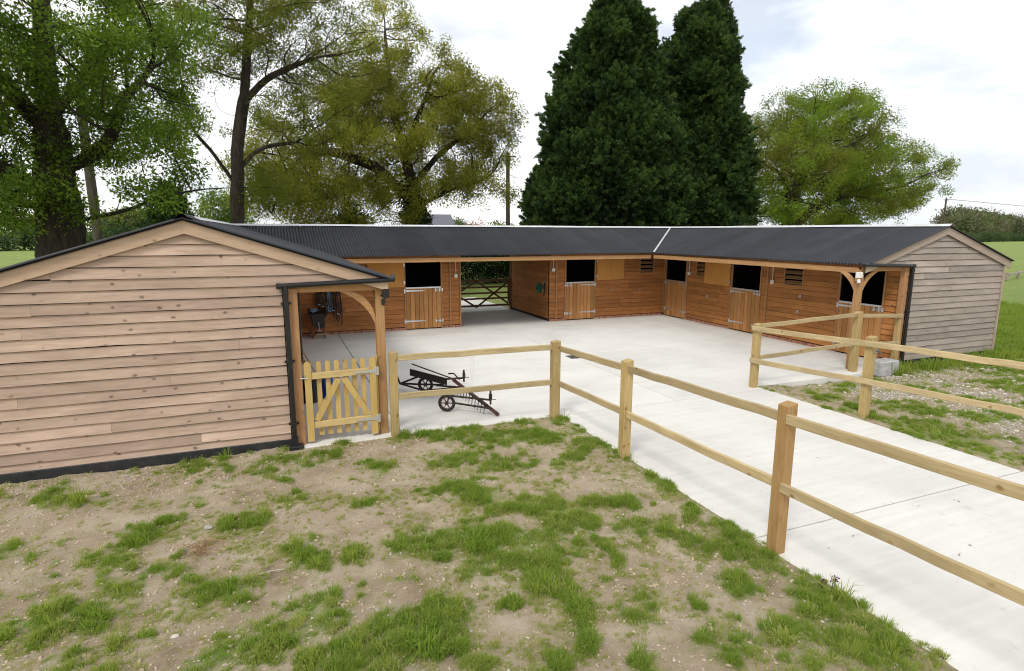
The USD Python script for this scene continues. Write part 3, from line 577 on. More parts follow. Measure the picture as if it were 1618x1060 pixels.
def upper_door(O, u, n, w, z0, z1, hs):
    d = part(stable, 'upper_door', prism(sbox(0, z0, w, z1), O, u, n, 0.0, 0.03), W_PLY, tone=rng.random())
    O, u, n = (np.asarray(x, float) for x in (O, u, n)); x = w if hs > 0 else 0.0
    for z in (z0 + 0.14, z1 - 0.16): part(d, 'butt_hinge', prism(sbox(x - 0.01 if hs > 0 else x - 0.03, z - 0.05, x + 0.03 if hs > 0 else x + 0.01, z + 0.05), O, u, n, 0.008, 0.036), GALV)
upper_door((2.68, 18.245, 0), (1, 0, 0), (0, -1, 0), 1.11, 1.37, 2.22, 1)
upper_door((10.73, 18.245, 0), (1, 0, 0), (0, -1, 0), 1.12, 1.40, 2.22, -1)
upper_door((13.635, 15.98, 0), (0, -1, 0), (-1, 0, 0), 1.2, 1.38, 2.22, 1)
def louvre(O, u, n, w, z0, z1):
    L = group_x(stable, 'louvre_window')
    for s in (sbox(-0.04, z0 - 0.03, 0.0, z1), sbox(w, z0 - 0.03, w + 0.04, z1), sbox(0, z0 - 0.03, w, z0)): part(L, 'frame', prism(s, O, u, n, -0.05, 0.03), W_TRIM_Z, tone=0.3)
    O, u, n = (np.asarray(x, float) for x in (O, u, n)); k = 4
    for i in range(k):
        z = z0 + (i + 0.5) * (z1 - z0) / k; a = O + u * 0.001 + [0, 0, z]; b = O + u * (w - 0.001) + [0, 0, z]
        part(L, 'slat', bar(a, b, 0.11, 0.014, up=n * 0.75 + np.array([0, 0, 0.66])), W_TRIM_Z, tone=0.2 + 0.1 * i)
louvre((12.58, 18.28, 0), (1, 0, 0), (0, -1, 0), 0.56, 1.62, 2.2)
for a, b in VR: louvre((13.67, b, 0), (0, -1, 0), (-1, 0, 0), b - a, 1.63, 2.2)
# battens, switches, rings
for x, z in ((5.29, 2.3), (9.12, 2.3), (5.63, 2.3)): part(stable, 'batten', bx((x, 18.238, 1.2), (0.045, 0.03, 2.25), 0.003), W_TRIM_Z, tone=0.7)
for y in (13.24, 18.22, 16.9): part(stable, 'batten', bx((13.628, y, 1.2), (0.03, 0.045, 2.25), 0.003), W_TRIM_Z, tone=0.8)
def switch(p, n):
    p, n = np.array(p, float), np.array(n, float); s = np.abs(n) * 0.05 + (1 - np.abs(n)) * 0.11
    part(stable, 'switch_box', cat(bx(p, s, 0.008), tube([p + [0, 0, 0.05], p + [0, 0, 0.5]], 0.009, 6)), WHITEP)
switch((5.48, 18.22, 1.68), (0, -1, 0)); switch((8.99, 18.22, 1.80), (0, -1, 0)); switch((13.61, 16.79, 1.66), (-1, 0, 0)); switch((13.61, 13.04, 1.66), (-1, 0, 0))
def ring(p, n):
    n = np.array(n, float); u = np.cross(n, [0, 0, 1.0]); c = np.array(p) + n * 0.02 - [0, 0, 0.04]
    a = np.linspace(0, 2 * PI, 13); part(stable, 'tie_ring', cat(tube([c + 0.035 * (np.cos(t) * u + np.sin(t) * np.array([0, 0, 1])) for t in a], 0.006, 5), bx(np.array(p), (0.045, 0.045, 0.045), 0.004)), GALV)
for p in ((11.33, 18.24, 1.06), (12.58, 18.24, 1.02)): ring(p, (0, -1, 0))
for p in ((13.63, 15.8, 0.97), (13.63, 12.02, 1.35), (13.63, 12.06, 0.92)): ring(p, (-1, 0, 0))
part(stable, 'canopy_pipe', cat(tube([(0.36, 10.3, 2.2), (0.36, 10.3, 0.9)], 0.03, 10), ), BLACKP, smooth=40)
part(stable, 'tap', cat(tube([(0.36, 10.3, 0.93), (0.36, 10.3, 0.84)], 0.02, 8), tube([(0.36, 10.3, 0.88), (0.43, 10.26, 0.87), (0.45, 10.25, 0.82)], 0.016, 8), bx((0.38, 10.29, 0.95), (0.1, 0.02, 0.02))), GALV)

# ------------------------------------------------------------------ gates
pg = thing('picket_gate', 'yellowish picket gate with two diagonal braces beside the left downpipe', 'gate')
GY0 = 8.74
def picket(x, w, z0, z1, y=GY0, th=0.022):
    p = sbox(x - w / 2, z0, x + w / 2, z1 - w / 2).union(Point(x, z1 - w / 2).buffer(w / 2, 8))
    return prism(p, (0, y, 0), (1, 0, 0), (0, -1, 0), -th / 2, th / 2)
for i, x in enumerate((0.375, 1.300)): part(pg, 'stile', picket(x, 0.094, 0.04, 1.235, GY0 - 0.005, 0.05), W_PICKET, tone=0.5 + 0.2 * i)
for i, x in enumerate(np.linspace(0.53, 1.165, 6)): part(pg, 'picket', picket(x, 0.068, 0.10, 1.225, GY0 + 0.045), W_PICKET, tone=rng.random())
for z in (0.28, 1.02): part(pg, 'rail', bar((0.42, GY0, z), (1.255, GY0, z + 0.01), 0.035, 0.095, 0.004), W_PICKET_X, tone=0.6)
for a, b in (((0.47, 0.35), (0.80, 0.95)), ((1.21, 0.36), (0.88, 0.95))):
    part(pg, 'brace', bar((a[0], GY0 + 0.01, a[1]), (b[0], GY0 + 0.01, b[1]), 0.03, 0.088, 0.004, up=(0, 1, 0.01)) if False else prism(LineString([a, b]).buffer(0.043, cap_style=2), (0, GY0, 0), (1, 0, 0), (0, -1, 0), -0.012, 0.018), W_PICKET, tone=rng.random())
for z in (0.285, 1.025):
    part(pg, 'strap_hinge', cat(prism(Polygon([(1.03, z - 0.014), (1.33, z - 0.024), (1.33, z + 0.024), (1.03, z + 0.014)]), (0, GY0 - 0.032, 0), (1, 0, 0), (0, -1, 0), 0, 0.006), bx((1.365, GY0 - 0.03, z), (0.05, 0.012, 0.13)), tube([(1.34, GY0 - 0.035, z - 0.05), (1.34, GY0 - 0.035, z + 0.05)], 0.013, 8)), GALV)
part(pg, 'latch', cat(tube([(0.27, GY0 - 0.03, 1.0), (0.37, GY0 - 0.035, 1.0)], 0.008, 6), tube([(0.33, GY0 - 0.04, 0.99), (0.33, GY0 - 0.05, 1.05)], 0.006, 6)), GALV)
part(pg, 'closing_strip', bx((1.366, GY0 + 0.03, 0.66), (0.03, 0.03, 1.18), 0.003), W_PICKET, tone=0.5)

fg = thing('field_gate', 'dark brown wooden field gate with crossed braces closing the covered passage', 'gate')
GX0, GX1, GYP = 5.75, 8.78, 21.72
for z, h in ((1.20, 0.09), (0.93, 0.07), (0.70, 0.07), (0.48, 0.07), (0.20, 0.075)): part(fg, 'bar', bar((GX0, GYP, z), (GX1, GYP, z), 0.03, h, 0.003), W_GATE, tone=rng.random())
for x in (GX0 + 0.05, GX1 - 0.04): part(fg, 'stile', bx((x, GYP + 0.03, 0.72), (0.09, 0.04, 1.18), 0.003), W_GATE, tone=0.5)
for (x0, z0), (x1, z1) in (((7.35, 1.18), (8.72, 0.24)), ((7.35, 0.15), (8.72, 1.15)), ((7.35, 0.15), (5.85, 1.1)), ((7.35, 1.18), (5.85, 0.3))):
    part(fg, 'brace', prism(LineString([(x0, z0), (x1, z1)]).buffer(0.035, cap_style=2), (0, GYP - 0.03, 0), (1, 0, 0), (0, -1, 0), 0, 0.02), W_GATE, tone=rng.random())
part(fg, 'gate_post', bx((8.83, GYP + 0.05, 1.0), (0.05, 0.12, 2.0), 0.004), W_OLD, tone=0.3)
part(fg, 'drop_bolt', tube([(8.70, GYP - 0.06, 0.35), (8.70, GYP - 0.06, 0.02)], 0.012, 6), GALV)

# ------------------------------------------------------------------ post and rail fences
def fpost(f, x, y, z1, s=0.125, z0=-0.25, m=W_FPOST, tone=0.5, rz=0.0, lean=(0, 0)):
    mm = bx((0, 0, (z0 + z1) / 2), (s, s, z1 - z0), 0.006, rz)
    v = mm.vertices; top = v[:, 2] > 0.5; v[top, 2] += 0.02 * (v[top, 0] / s)      # weathered, slightly sloping top
    sh = np.eye(4); sh[0, 2], sh[1, 2] = lean; mm.vertices = v; mm.apply_transform(sh); mm.apply_translation((x, y, 0))
    part(f, 'fence_post', mm, m, tone=tone)
f1 = thing('post_and_rail_fence', 'two-rail wooden fence with square posts along the left edge of the drive', 'fence', 'post and rail fences beside the drive')
fpost(f1, 1.585, 8.60, 1.32, 0.115, tone=0.45)
fpost(f1, 4.29, 8.57, 1.305, 0.135, tone=0.5)
fpost(f1, 4.38, 6.57, 1.385, 0.125, tone=0.62)
fpost(f1, 4.425, 3.93, 1.51, 0.125, m=W_BROWN, tone=0.5, rz=0.05)
fpost(f1, 4.43, 1.25, 1.60, 0.13, tone=0.5)
rl = [((1.62, 8.58, 1.23), (4.24, 8.57, 1.205)), ((1.62, 8.58, 0.63), (4.24, 8.57, 0.605))]
for a, b in rl: part(f1, 'rail', bar(a, b, 0.042, 0.092, 0.006, cuts=7, wob=0.003, seed=len(used)), W_RAIL_X, smooth=35, tone=rng.random())
for (ya, za0, za1), (yb, zb0, zb1) in (((8.52, 1.175, 0.57), (6.62, 1.262, 0.625)), ((6.52, 1.275, 0.635), (3.98, 1.375, 0.70)), ((3.88, 1.378, 0.692), (1.30, 1.475, 0.775))):
    for a, b in ((za0, zb0), (za1, zb1)): part(f1, 'rail', bar((4.375, ya, a), (4.40, yb, b), 0.042, 0.095, 0.006, cuts=8, wob=0.003, seed=int(ya * 100 + a * 7)), W_RAIL_Y, smooth=35, tone=rng.random())
f2 = thing('post_and_rail_fence', 'two-rail wooden fence right of the drive, turning to the far canopy post', 'fence', 'post and rail fences beside the drive')
fpost(f2, 8.90, 8.80, 1.30, 0.125, tone=0.6)
fpost(f2, 9.24, 6.64, 1.38, 0.125, z0=-0.4, tone=0.65)
fpost(f2, 9.50, 4.1, 1.48, 0.125, tone=0.5)
fpost(f2, 12.03, 9.02, 1.36, 0.14, z0=-0.4, tone=0.6)
fpost(f2, 13.42, 9.05, 1.24, 0.10, z0=-0.4, tone=0.4)
for dz0, dz1 in ((1.205, 1.335), (0.555, 0.70)):
    zm = dz0 + (dz1 - dz0) * 0.5
    part(f2, 'rail', bar((8.80, 8.84, dz0), (9.14, 6.64, zm), 0.04, 0.095, 0.006, cuts=7, wob=0.003, seed=3), W_RAIL_Y, smooth=35, tone=rng.random())
    part(f2, 'rail', bar((9.14, 6.64, zm), (9.40, 4.05, dz1), 0.04, 0.095, 0.006, cuts=7, wob=0.003, seed=4), W_RAIL_Y, smooth=35, tone=rng.random())
for z0, z1, z2 in ((1.25, 1.31, 1.20), (0.60, 0.66, 0.56)):
    part(f2, 'rail', bar((8.95, 8.80, z0), (11.97, 8.98, z1), 0.04, 0.085, 0.005, cuts=7, wob=0.003, seed=5), W_RAIL_X, smooth=35, tone=0.3)
    part(f2, 'rail', bar((12.09, 8.98, z1 - 0.04), (13.45, 8.99, z2), 0.04, 0.085, 0.005, cuts=3, wob=0.003, seed=6), W_RAIL_X, smooth=35, tone=0.3)

# ------------------------------------------------------------------ things in the yard
hr = thing('tine_harrow', 'rusty two-wheeled tine harrow standing on the yard behind the rails', 'harrow')
P = dict(beam0=(3.4, 8.92, .03), beam1=(2.96, 10.1, .40), au0=(2.75, 9.56, .26), au1=(3.3, 9.03, .27), al0=(2.76, 9.46, .16), al1=(3.26, 8.99, .14), bb0=(2.74, 10.48, .33), bb1=(3.27, 10.43, .33), bl0=(2.76, 10.55, .2), bl1=(3.15, 10.24, .2), D=(2.2, 11.24, .12), D1=(2.57, 10.84, .36), D2=(2.5, 10.49, .14), D3=(2.85, 10.4, .24), lp=(2.06, 11.04, .45), pk0=(2.37, 11.06, .38), pk1=(2.87, 10.23, .34), po0=(2.4, 11.02, .55), po1=(2.93, 10.18, .42), t0=(3.02, 10.05, .34), t1=(3.22, 9.02, .2))
part(hr, 'main_beam', cat(bar(P['beam0'], P['beam1'], 0.07, 0.014), bar(P['beam0'], P['beam1'], 0.014, 0.07)), RUSTR)
part(hr, 'second_beam', bar(P['t0'], P['t1'], 0.045, 0.02), RUST)
for a, b in (('au0', 'au1'), ('al0', 'al1'), ('bb0', 'bb1'), ('bl0', 'bl1')): part(hr, 'arm', tube([P[a], P[b]], 0.019, 8), RUST)
for a, b in (('D', 'D1'), ('D', 'D2'), ('D', 'D3'), ('D1', 'bb0'), ('D2', 'bl1'), ('D', 'lp')): part(hr, 'drawbar', tube([P[a], P[b]], 0.019, 8), RUST)
part(hr, 'plank', bar(P['pk0'], P['pk1'], 0.03, 0.13, 0.003), LEATHER)
part(hr, 'lever', tube([P['po0'], P['po1']], 0.013, 8), RUST)
part(hr, 'lever', tube([(2.9, 10.2, .5), (2.97, 10.1, .52), (3.05, 10.0, .42)], 0.013, 8), RUST)
for p in (P['au1'], P['bb1']):
    q = np.array(p); part(hr, 'adjuster', cat(bx(q + [0, 0, 0.04], (0.03, 0.03, 0.24), 0.004), tube([q + [-0.02, 0, 0], q + [0.1, 0, 0]], 0.006, 6), bx(q + [0, 0, 0.06], (0.05, 0.05, 0.10), 0.01)), RUST)
for i in range(10):
    t = (i + 0.5) / 10; q = np.array(P['t0']) * (1 - t) + np.array(P['t1']) * t; z = max(q[2] - 0.20, 0.015)
    part(hr, 'tine', tube([q, q + [0.0, 0.01, -0.05], (q[0] - 0.03, q[1] - 0.02, z)], [0.008, 0.008, 0.004], 6), RUST)
for c in ((2.66, 9.50, 0.155), (2.62, 10.86, 0.155)):
    c = np.array(c); ax = np.array([0.50, 0.86, 0.0]); ax /= np.linalg.norm(ax); u = np.array([ax[1], -ax[0], 0]); a = np.linspace(0, 2 * PI, 25)
    circ = lambda r, o: [c + ax * o + r * (np.cos(t) * u + np.sin(t) * np.array([0, 0, 1])) for t in a]
    w = part(hr, 'wheel', tube([c - ax * 0.035, c + ax * 0.035], 0.03, 10), RUST)
    part(w, 'tyre', tube(circ(0.132, 0), 0.022, 8, caps=False), RUBBER, smooth=40)
    part(w, 'rim', tube(circ(0.108, 0.005), 0.012, 6, caps=False), RUSTR, smooth=40)
    for t in np.linspace(0, 2 * PI, 6, endpoint=False):
        dv = np.cos(t) * u + np.sin(t) * np.array([0, 0, 1]); part(w, 'spoke', bar(c + dv * 0.025, c + dv * 0.11, 0.012, 0.028, up=ax), RUSTR)
    part(hr, 'axle_bracket', tube([c + ax * 0.05, c + ax * 0.05 + [0.04, 0.03, 0.11], c + [0.13, 0.06, 0.11]], 0.012, 6), RUST)

def tub(name, c, r, h, m, label, catg):
    prof = [(0.0, 0.0), (r * 0.85, 0.0), (r, h), (r + 0.012, h), (r + 0.012, h - 0.02), (r - 0.012, h), (r * 0.83, 0.02), (0, 0.02)]
    t = thing(name, label, catg, loc=c)
    mm = trimesh.creation.revolve(np.array(prof), sections=24); mm.fix_normals(); part(t, 'body', mm, m, smooth=35)
    a = np.linspace(0, PI, 9); part(t, 'handle', tube([(r * np.cos(q), 0, h - 0.02 + 0.09 * np.sin(q)) for q in a], 0.007, 6), GALV)
tub('feed_bin', (0.80, 11.25, 0), 0.14, 0.42, BLUEP, 'bright blue plastic bin seen through the picket gate', 'bin')
tub('rubber_bucket', (0.50, 11.0, 0), 0.15, 0.44, RUBBER, 'black rubber bucket beside the blue bin behind the picket gate', 'bucket')
lp = thing('leaning_plank', 'reddish brown plank with a pale top leaning on the wall under the left canopy', 'plank')
part(lp, 'plank', bar((0.62, 12.75, 0.01), (0.30, 12.95, 0.98), 0.14, 0.035, 0.003, up=(1, 0, 0.2)), W_OLD, tone=0.8)
part(lp, 'pale_end', bar((0.30, 12.95, 0.98), (0.266, 12.971, 1.10), 0.11, 0.05, 0.006, up=(1, 0, 0.2)), WHITEP)
part(lp, 'second_plank', bar((0.75, 12.95, 0.01), (0.36, 13.15, 0.82), 0.06, 0.03, 0.003, up=(1, 0, 0.2)), W_RAIL_Y, tone=0.2)
# tack on the wall
for i, (x, L, w, m, lab) in enumerate(((1.24, 0.55, 0.10, LEATHER, 'short black bridle, leftmost on the tack hooks'), (1.37, 0.62, 0.13, BROWNL, 'dark brown bridle second along the tack hooks, with a silver bit'), (1.50, 0.58, 0.12, BLUEC, 'pale blue grey cloth hanging in the middle of the tack hooks'), (1.63, 0.80, 0.11, LEATHER, 'black bridle with one long rein, fourth along the tack hooks'), (1.77, 0.95, 0.10, LEATHER, 'black bridle with the longest hanging reins, rightmost on the tack hooks'))):
    b = thing('saddle_cloth' if m is BLUEC else 'bridle', lab, 'cloth' if m is BLUEC else 'bridle', 'tack hanging on the wall hooks')
    y = 18.16; r = np.random.default_rng(i + 40)
    part(b, 'hook', cat(tube([(x, 18.25, 1.33), (x, 18.18, 1.32), (x, 18.15, 1.36)], 0.010, 6), tube([(x, 18.15, 1.34), (x, 18.14, 1.37)], 0.018, 8)), GALV)
    if m is BLUEC:
        part(b, 'cloth', prism(Polygon([(x - 0.03, 1.33), (x + 0.04, 1.33), (x + 0.11, 0.74), (x + 0.02, 0.70), (x - 0.09, 0.76)]), (0, y, 0), (1, 0, 0), (0, -1, 0), -0.03, 0.03), m)
    else:
        part(b, 'headpiece', cat(*[tube([(x, y, 1.34), (x - w + o, y - 0.02, 1.34 - L * 0.25), (x - w * 0.8 + o, y - 0.03, 1.34 - L * 0.7), (x + o, y - 0.02, 1.34 - L * 0.8), (x + w * 0.7 + o, y - 0.02, 1.34 - L * 0.55), (x + w * 0.6, y - 0.01, 1.34 - L * 0.2), (x, y, 1.34)], 0.017, 6) for o in (-0.02, 0.03)]), m)
        part(b, 'rein', cat(*[tube([(x + q, y - 0.01, 1.34), (x + q + 0.05, y - 0.03, 1.34 - L * 0.6), (x + q + 0.02, y - 0.03, 1.34 - L * (1 + 0.12 * k))], 0.015, 6) for k, q in enumerate((-0.03, 0.05))]), m)
        part(b, 'bit', tube([(x - w * 0.6, y - 0.05, 1.34 - L * 0.72), (x + w * 0.2, y - 0.05, 1.34 - L * 0.76)], 0.010, 6), GALV)
sr = thing('saddle_rack', 'wooden saddle rack standing in the corner below the bridles', 'rack')
for x in (0.98, 1.30):
    for s in (-1, 1): part(sr, 'leg', bar((x, 17.86 + s * 0.18, 0.0), (x, 17.86 + s * 0.05, 0.62), 0.04, 0.04), W_OLD, tone=0.6)
part(sr, 'ridge_bar', bar((0.90, 17.86, 0.65), (1.36, 17.86, 0.65), 0.08, 0.08, 0.01), W_OLD, tone=0.7)
part(sr, 'foot_bar', bar((1.05, 17.66, 0.12), (1.36, 17.66, 0.12), 0.05, 0.04), W_RAIL_X, tone=0.1)
sd = thing('saddle', 'black leather saddle with a shiny seat on the wooden rack', 'saddle')
th = np.linspace(-1.25, 1.25, 9); xs = np.linspace(0.88, 1.38, 9)
V = [[x, 17.86 + 0.24 * math.sin(t), 0.50 + (0.30 + 0.10 * ((i - 4) / 4) ** 2 + (0.05 if i == 8 else 0)) * math.cos(t) * (1 if abs(t) < 1.3 else 1)] for i, x in enumerate(xs) for t in th]
F = [[i*9+j, i*9+j+1, (i+1)*9+j+1, (i+1)*9+j] for i in range(8) for j in range(8)]
part(sd, 'seat', (np.array(V), np.array(F)), LEATHER, smooth=True)
part(sd, 'flap', prism(Polygon([(0.95, 0.72), (1.32, 0.74), (1.30, 0.34), (1.12, 0.28), (1.0, 0.40)]), (0, 17.60, 0), (1, 0, 0), (0, -1, 0), 0, 0.02), LEATHER)
part(sd, 'stirrup', tube([(1.14, 17.56, 0.5), (1.14, 17.55, 0.30), (1.10, 17.55, 0.22), (1.18, 17.55, 0.22), (1.14, 17.55, 0.30)], 0.008, 6), GALV)
part(sd, 'saddle_pad', prism(Polygon([(0.90, 0.86), (1.08, 0.92), (1.14, 0.84), (1.0, 0.78)]), (0, 17.62, 0), (1, 0, 0), (0, -1, 0), 0, 0.06), BLUEC)

hs = thing('hose_reel', 'dark green round hose reel on the passage wall', 'hose reel')
part(hs, 'drum', tube([(8.82, 18.98, 1.10), (8.77, 18.98, 1.10)], 0.19, 20), GREENP); part(hs, 'face', tube([(8.768, 18.98, 1.10), (8.74, 18.98, 1.10)], 0.13, 20), GREENP); part(hs, 'hub', tube([(8.74, 18.98, 1.1), (8.70, 18.98, 1.1)], 0.035, 10), BLACKP)
hk = thing('head_collar', 'orange and black head collar hanging on the passage wall by its front corner', 'head collar')
part(hk, 'strap', cat(tube([(8.81, 18.55, 1.35), (8.79, 18.62, 1.1), (8.79, 18.55, 0.85), (8.80, 18.50, 1.1), (8.81, 18.55, 1.35)], 0.016, 6)), BLACKP)
part(hk, 'noseband', tube([(8.79, 18.66, 1.12), (8.78, 18.60, 1.0), (8.79, 18.53, 1.08)], 0.022, 6), plain('orange_webbing_look', (0.42, 0.19, 0.03), 0.7))
part(hk, 'hook', tube([(8.84, 18.55, 1.36), (8.79, 18.55, 1.36)], 0.012, 6), GALV)
dc = thing('drain_grate', 'small dark square drain grate set in the concrete yard', 'drain')
part(dc, 'frame', cat(*[bx((6.86 + sx * 0.13, 12.68, 0.004), (0.03, 0.34, 0.016)) for sx in (-1, 1)], *[bx((6.86, 12.68 + sy * 0.16, 0.004), (0.29, 0.03, 0.0155)) for sy in (-1, 1)]), IRON)
part(dc, 'pan', bx((6.86, 12.68, 0.002), (0.25, 0.31, 0.008)), BLACKP)
for k in range(6): part(dc, 'bar', bx((6.86, 12.56 + k * 0.048, 0.009), (0.25, 0.018, 0.010)), IRON)
st = thing('stone_block', 'grey stone block beside the right corner post', 'block')
mm = bx((0, 0, 0), (0.62, 0.34, 0.34), 0.02); mm.apply_translation((12.86, 8.90, 0.05)); part(st, 'block', mm, STONE)
tp = thing('yard_tap', 'brass tap on a short pipe standing behind the grey stone block', 'tap')
part(tp, 'pipe', tube([(12.80, 9.08, 0.0), (12.80, 9.08, 0.42)], 0.025, 8), WHITEP); part(tp, 'spout', tube([(12.80, 9.08, 0.40), (12.80, 8.98, 0.42), (12.80, 8.93, 0.36)], 0.02, 8), IRON); part(tp, 'handle', bx((12.80, 9.07, 0.45), (0.09, 0.02, 0.02), 0.004), IRON)
tw = thing('baler_twine', 'thin loop of pale twine hanging from the top rail over the harrow', 'twine')
part(tw, 'strand', tube([(2.83, 8.545, 1.18), (2.835, 8.545, 0.95), (2.815, 8.55, 0.72), (2.79, 8.545, 0.95), (2.80, 8.545, 1.18)], 0.0025, 5), plain('twine_look', (0.5, 0.5, 0.46), 0.9))

exec_trees = True
# ------------------------------------------------------------------ trees and plants
def quats(fw, roll, r):
    """Half-float quaternions that turn +z to the given directions with a roll."""
    fw = fw / np.linalg.norm(fw, axis=1, keepdims=True); n = len(fw)
    w = 1 + fw[:, 2]; q = np.stack([w, -fw[:, 1], fw[:, 0], 0 * w], 1); bad = w < 1e-3; q[bad] = [0, 1, 0, 0]; q /= np.linalg.norm(q, axis=1, keepdims=True)
    s, c = np.sin(roll / 2), np.cos(roll / 2)
    return np.stack([q[:, 0]*c - q[:, 3]*s, q[:, 1]*c + q[:, 2]*s, q[:, 2]*c - q[:, 1]*s, q[:, 0]*s + q[:, 3]*c], 1)
def scatter(path, protos, pos, q, scale, pick, kind='stuff'):
    pi = UsdGeom.PointInstancer.Define(stage, path); rel = pi.CreatePrototypesRel()
    for name, mesh, m in protos:
        pm = usdkit.mesh(stage, f'{path}/{name}', mesh, m); rel.AddTarget(pm.GetPath())
    pi.CreateProtoIndicesAttr(Vt.IntArray.FromNumpy(np.asarray(pick, np.int32)))
    pi.CreatePositionsAttr(Vt.Vec3fArray.FromNumpy(np.asarray(pos, np.float32)))
    pi.CreateOrientationsAttr(Vt.QuathArray([Gf.Quath(float(a), float(b), float(c), float(d)) for a, b, c, d in q]))
    sc = np.asarray(scale, np.float32); sc = np.repeat(sc[:, None], 3, 1) if sc.ndim == 1 else sc
    pi.CreateScalesAttr(Vt.Vec3fArray.FromNumpy(sc))
    return tag(pi, kind=kind)
def leaf_cluster(n, rad, L, seed, flat=0.8, wr=0.55):
    """Leaves spread through a small ball, each a folded blade."""
    r = np.random.default_rng(seed); d = r.normal(size=(n, 3)); d /= np.linalg.norm(d, axis=1, keepdims=True)
    c = d * (r.random((n, 1)) ** 0.45) * rad * [1, 1, flat]
    ax = d + r.normal(0, 0.6, (n, 3)) - [0, 0, 0.25]; ax /= np.linalg.norm(ax, axis=1, keepdims=True)
    s = np.cross(ax, r.normal(size=(n, 3)) * [0.6, 0.6, 1]); s /= np.linalg.norm(s, axis=1, keepdims=True); nn = np.cross(ax, s)
    l = L * r.uniform(0.65, 1.25, (n, 1))
    V = np.stack([c, c + ax * l * 0.55 + s * l * wr * 0.5 + nn * l * 0.08, c + ax * l, c + ax * l * 0.55 - s * l * wr * 0.5 + nn * l * 0.08], 1).reshape(-1, 3)
    k = np.arange(n) * 4
    return V, np.vstack([np.stack([k, k+1, k+2], 1), np.stack([k, k+2, k+3], 1)])
def in_ellipsoids(es, n, r, hollow=0.35):
    vol = np.array([e[3] * e[4] * e[5] * (e[6] if len(e) > 6 else 1) for e in es]); pick = r.choice(len(es), n, p=vol / vol.sum())
    d = r.normal(size=(n, 3)); d /= np.linalg.norm(d, axis=1, keepdims=True); rr = (hollow ** 3 + (1 - hollow ** 3) * r.random((n, 1))) ** (1 / 3)
    E = np.array([e[:6] for e in es], float)
    return E[pick, :3] + d * rr * E[pick, 3:]
def grow(seedP, seedPar, att, r, step=0.35, dk=0.55, iters=140, trop=0.06):
    N, par = list(map(np.array, seedP)), list(seedPar); att = att.copy(); stale = 0
    for it in range(iters):
        A = np.array(N); T = cKDTree(A); d, i = T.query(att)
        keep = d > dk; att, i = att[keep], i[keep]
        if len(att) == 0: break
        v = att - A[i]; v /= np.linalg.norm(v, axis=1, keepdims=True)
        S = np.zeros_like(A); np.add.at(S, i, v); u = np.unique(i); dirs = S[u]; L = np.linalg.norm(dirs, axis=1, keepdims=True)
        dirs = dirs / np.maximum(L, 1e-6) + r.normal(0, 0.22, dirs.shape) + [0, 0, trop]; dirs /= np.linalg.norm(dirs, axis=1, keepdims=True)
        new = A[u] + dirs * step; dn, _ = T.query(new); ok = dn > 0.45 * step
        if not ok.any():
            stale += 1
            if stale > 4: break
            continue
        for p, q in zip(new[ok], u[ok]): N.append(p); par.append(int(q))
    return np.array(N), np.array(par)
def skeleton(N, par, root_r, tip=0.011):
    n = len(N); kids = [[] for _ in range(n)]
    for i in range(n):
        if par[i] >= 0: kids[par[i]].append(i)
    tips = sum(1 for k in kids if not k); e = max(math.log(max(tips, 2)) / math.log(root_r / tip), 1.7)
    R = np.zeros(n)
    for i in range(n - 1, -1, -1):
        R[i] = tip if not kids[i] else sum(R[k] ** e for k in kids[i]) ** (1 / e)
    P_ = N.copy()
    for _ in range(2):
        Q = P_.copy()
        for i in range(n):
            if par[i] >= 0 and kids[i]:
                k = max(kids[i], key=lambda a: R[a]); Q[i] = 0.5 * P_[i] + 0.25 * P_[par[i]] + 0.25 * P_[k]
        P_ = Q
    return P_, kids, R
def wood_meshes(P_, par, kids, R, big):
    thick, thin = [], []
    starts = [(0, None)]
    while starts:
        i, frm = starts.pop(); pts, rad = [], []
        if frm is not None: pts.append(P_[frm]); rad.append(min(R[frm], R[i] * 1.25))
        while True:
            pts.append(P_[i]); rad.append(R[i])
            if not kids[i]: break
            k = max(kids[i], key=lambda a: R[a])
            for o in kids[i]:
                if o != k: starts.append((o, i))
            i = k
        if len(pts) < 2: continue
        r0 = rad[1] if frm is not None else rad[0]
        m = tube(pts, rad, 12 if r0 > 0.2 else 7 if r0 > 0.06 else 4 if r0 > 0.025 else 3, caps=False)
        (thick if r0 > big else thin).append(m)
    return cat(*thick) if thick else None, cat(*thin) if thin else None
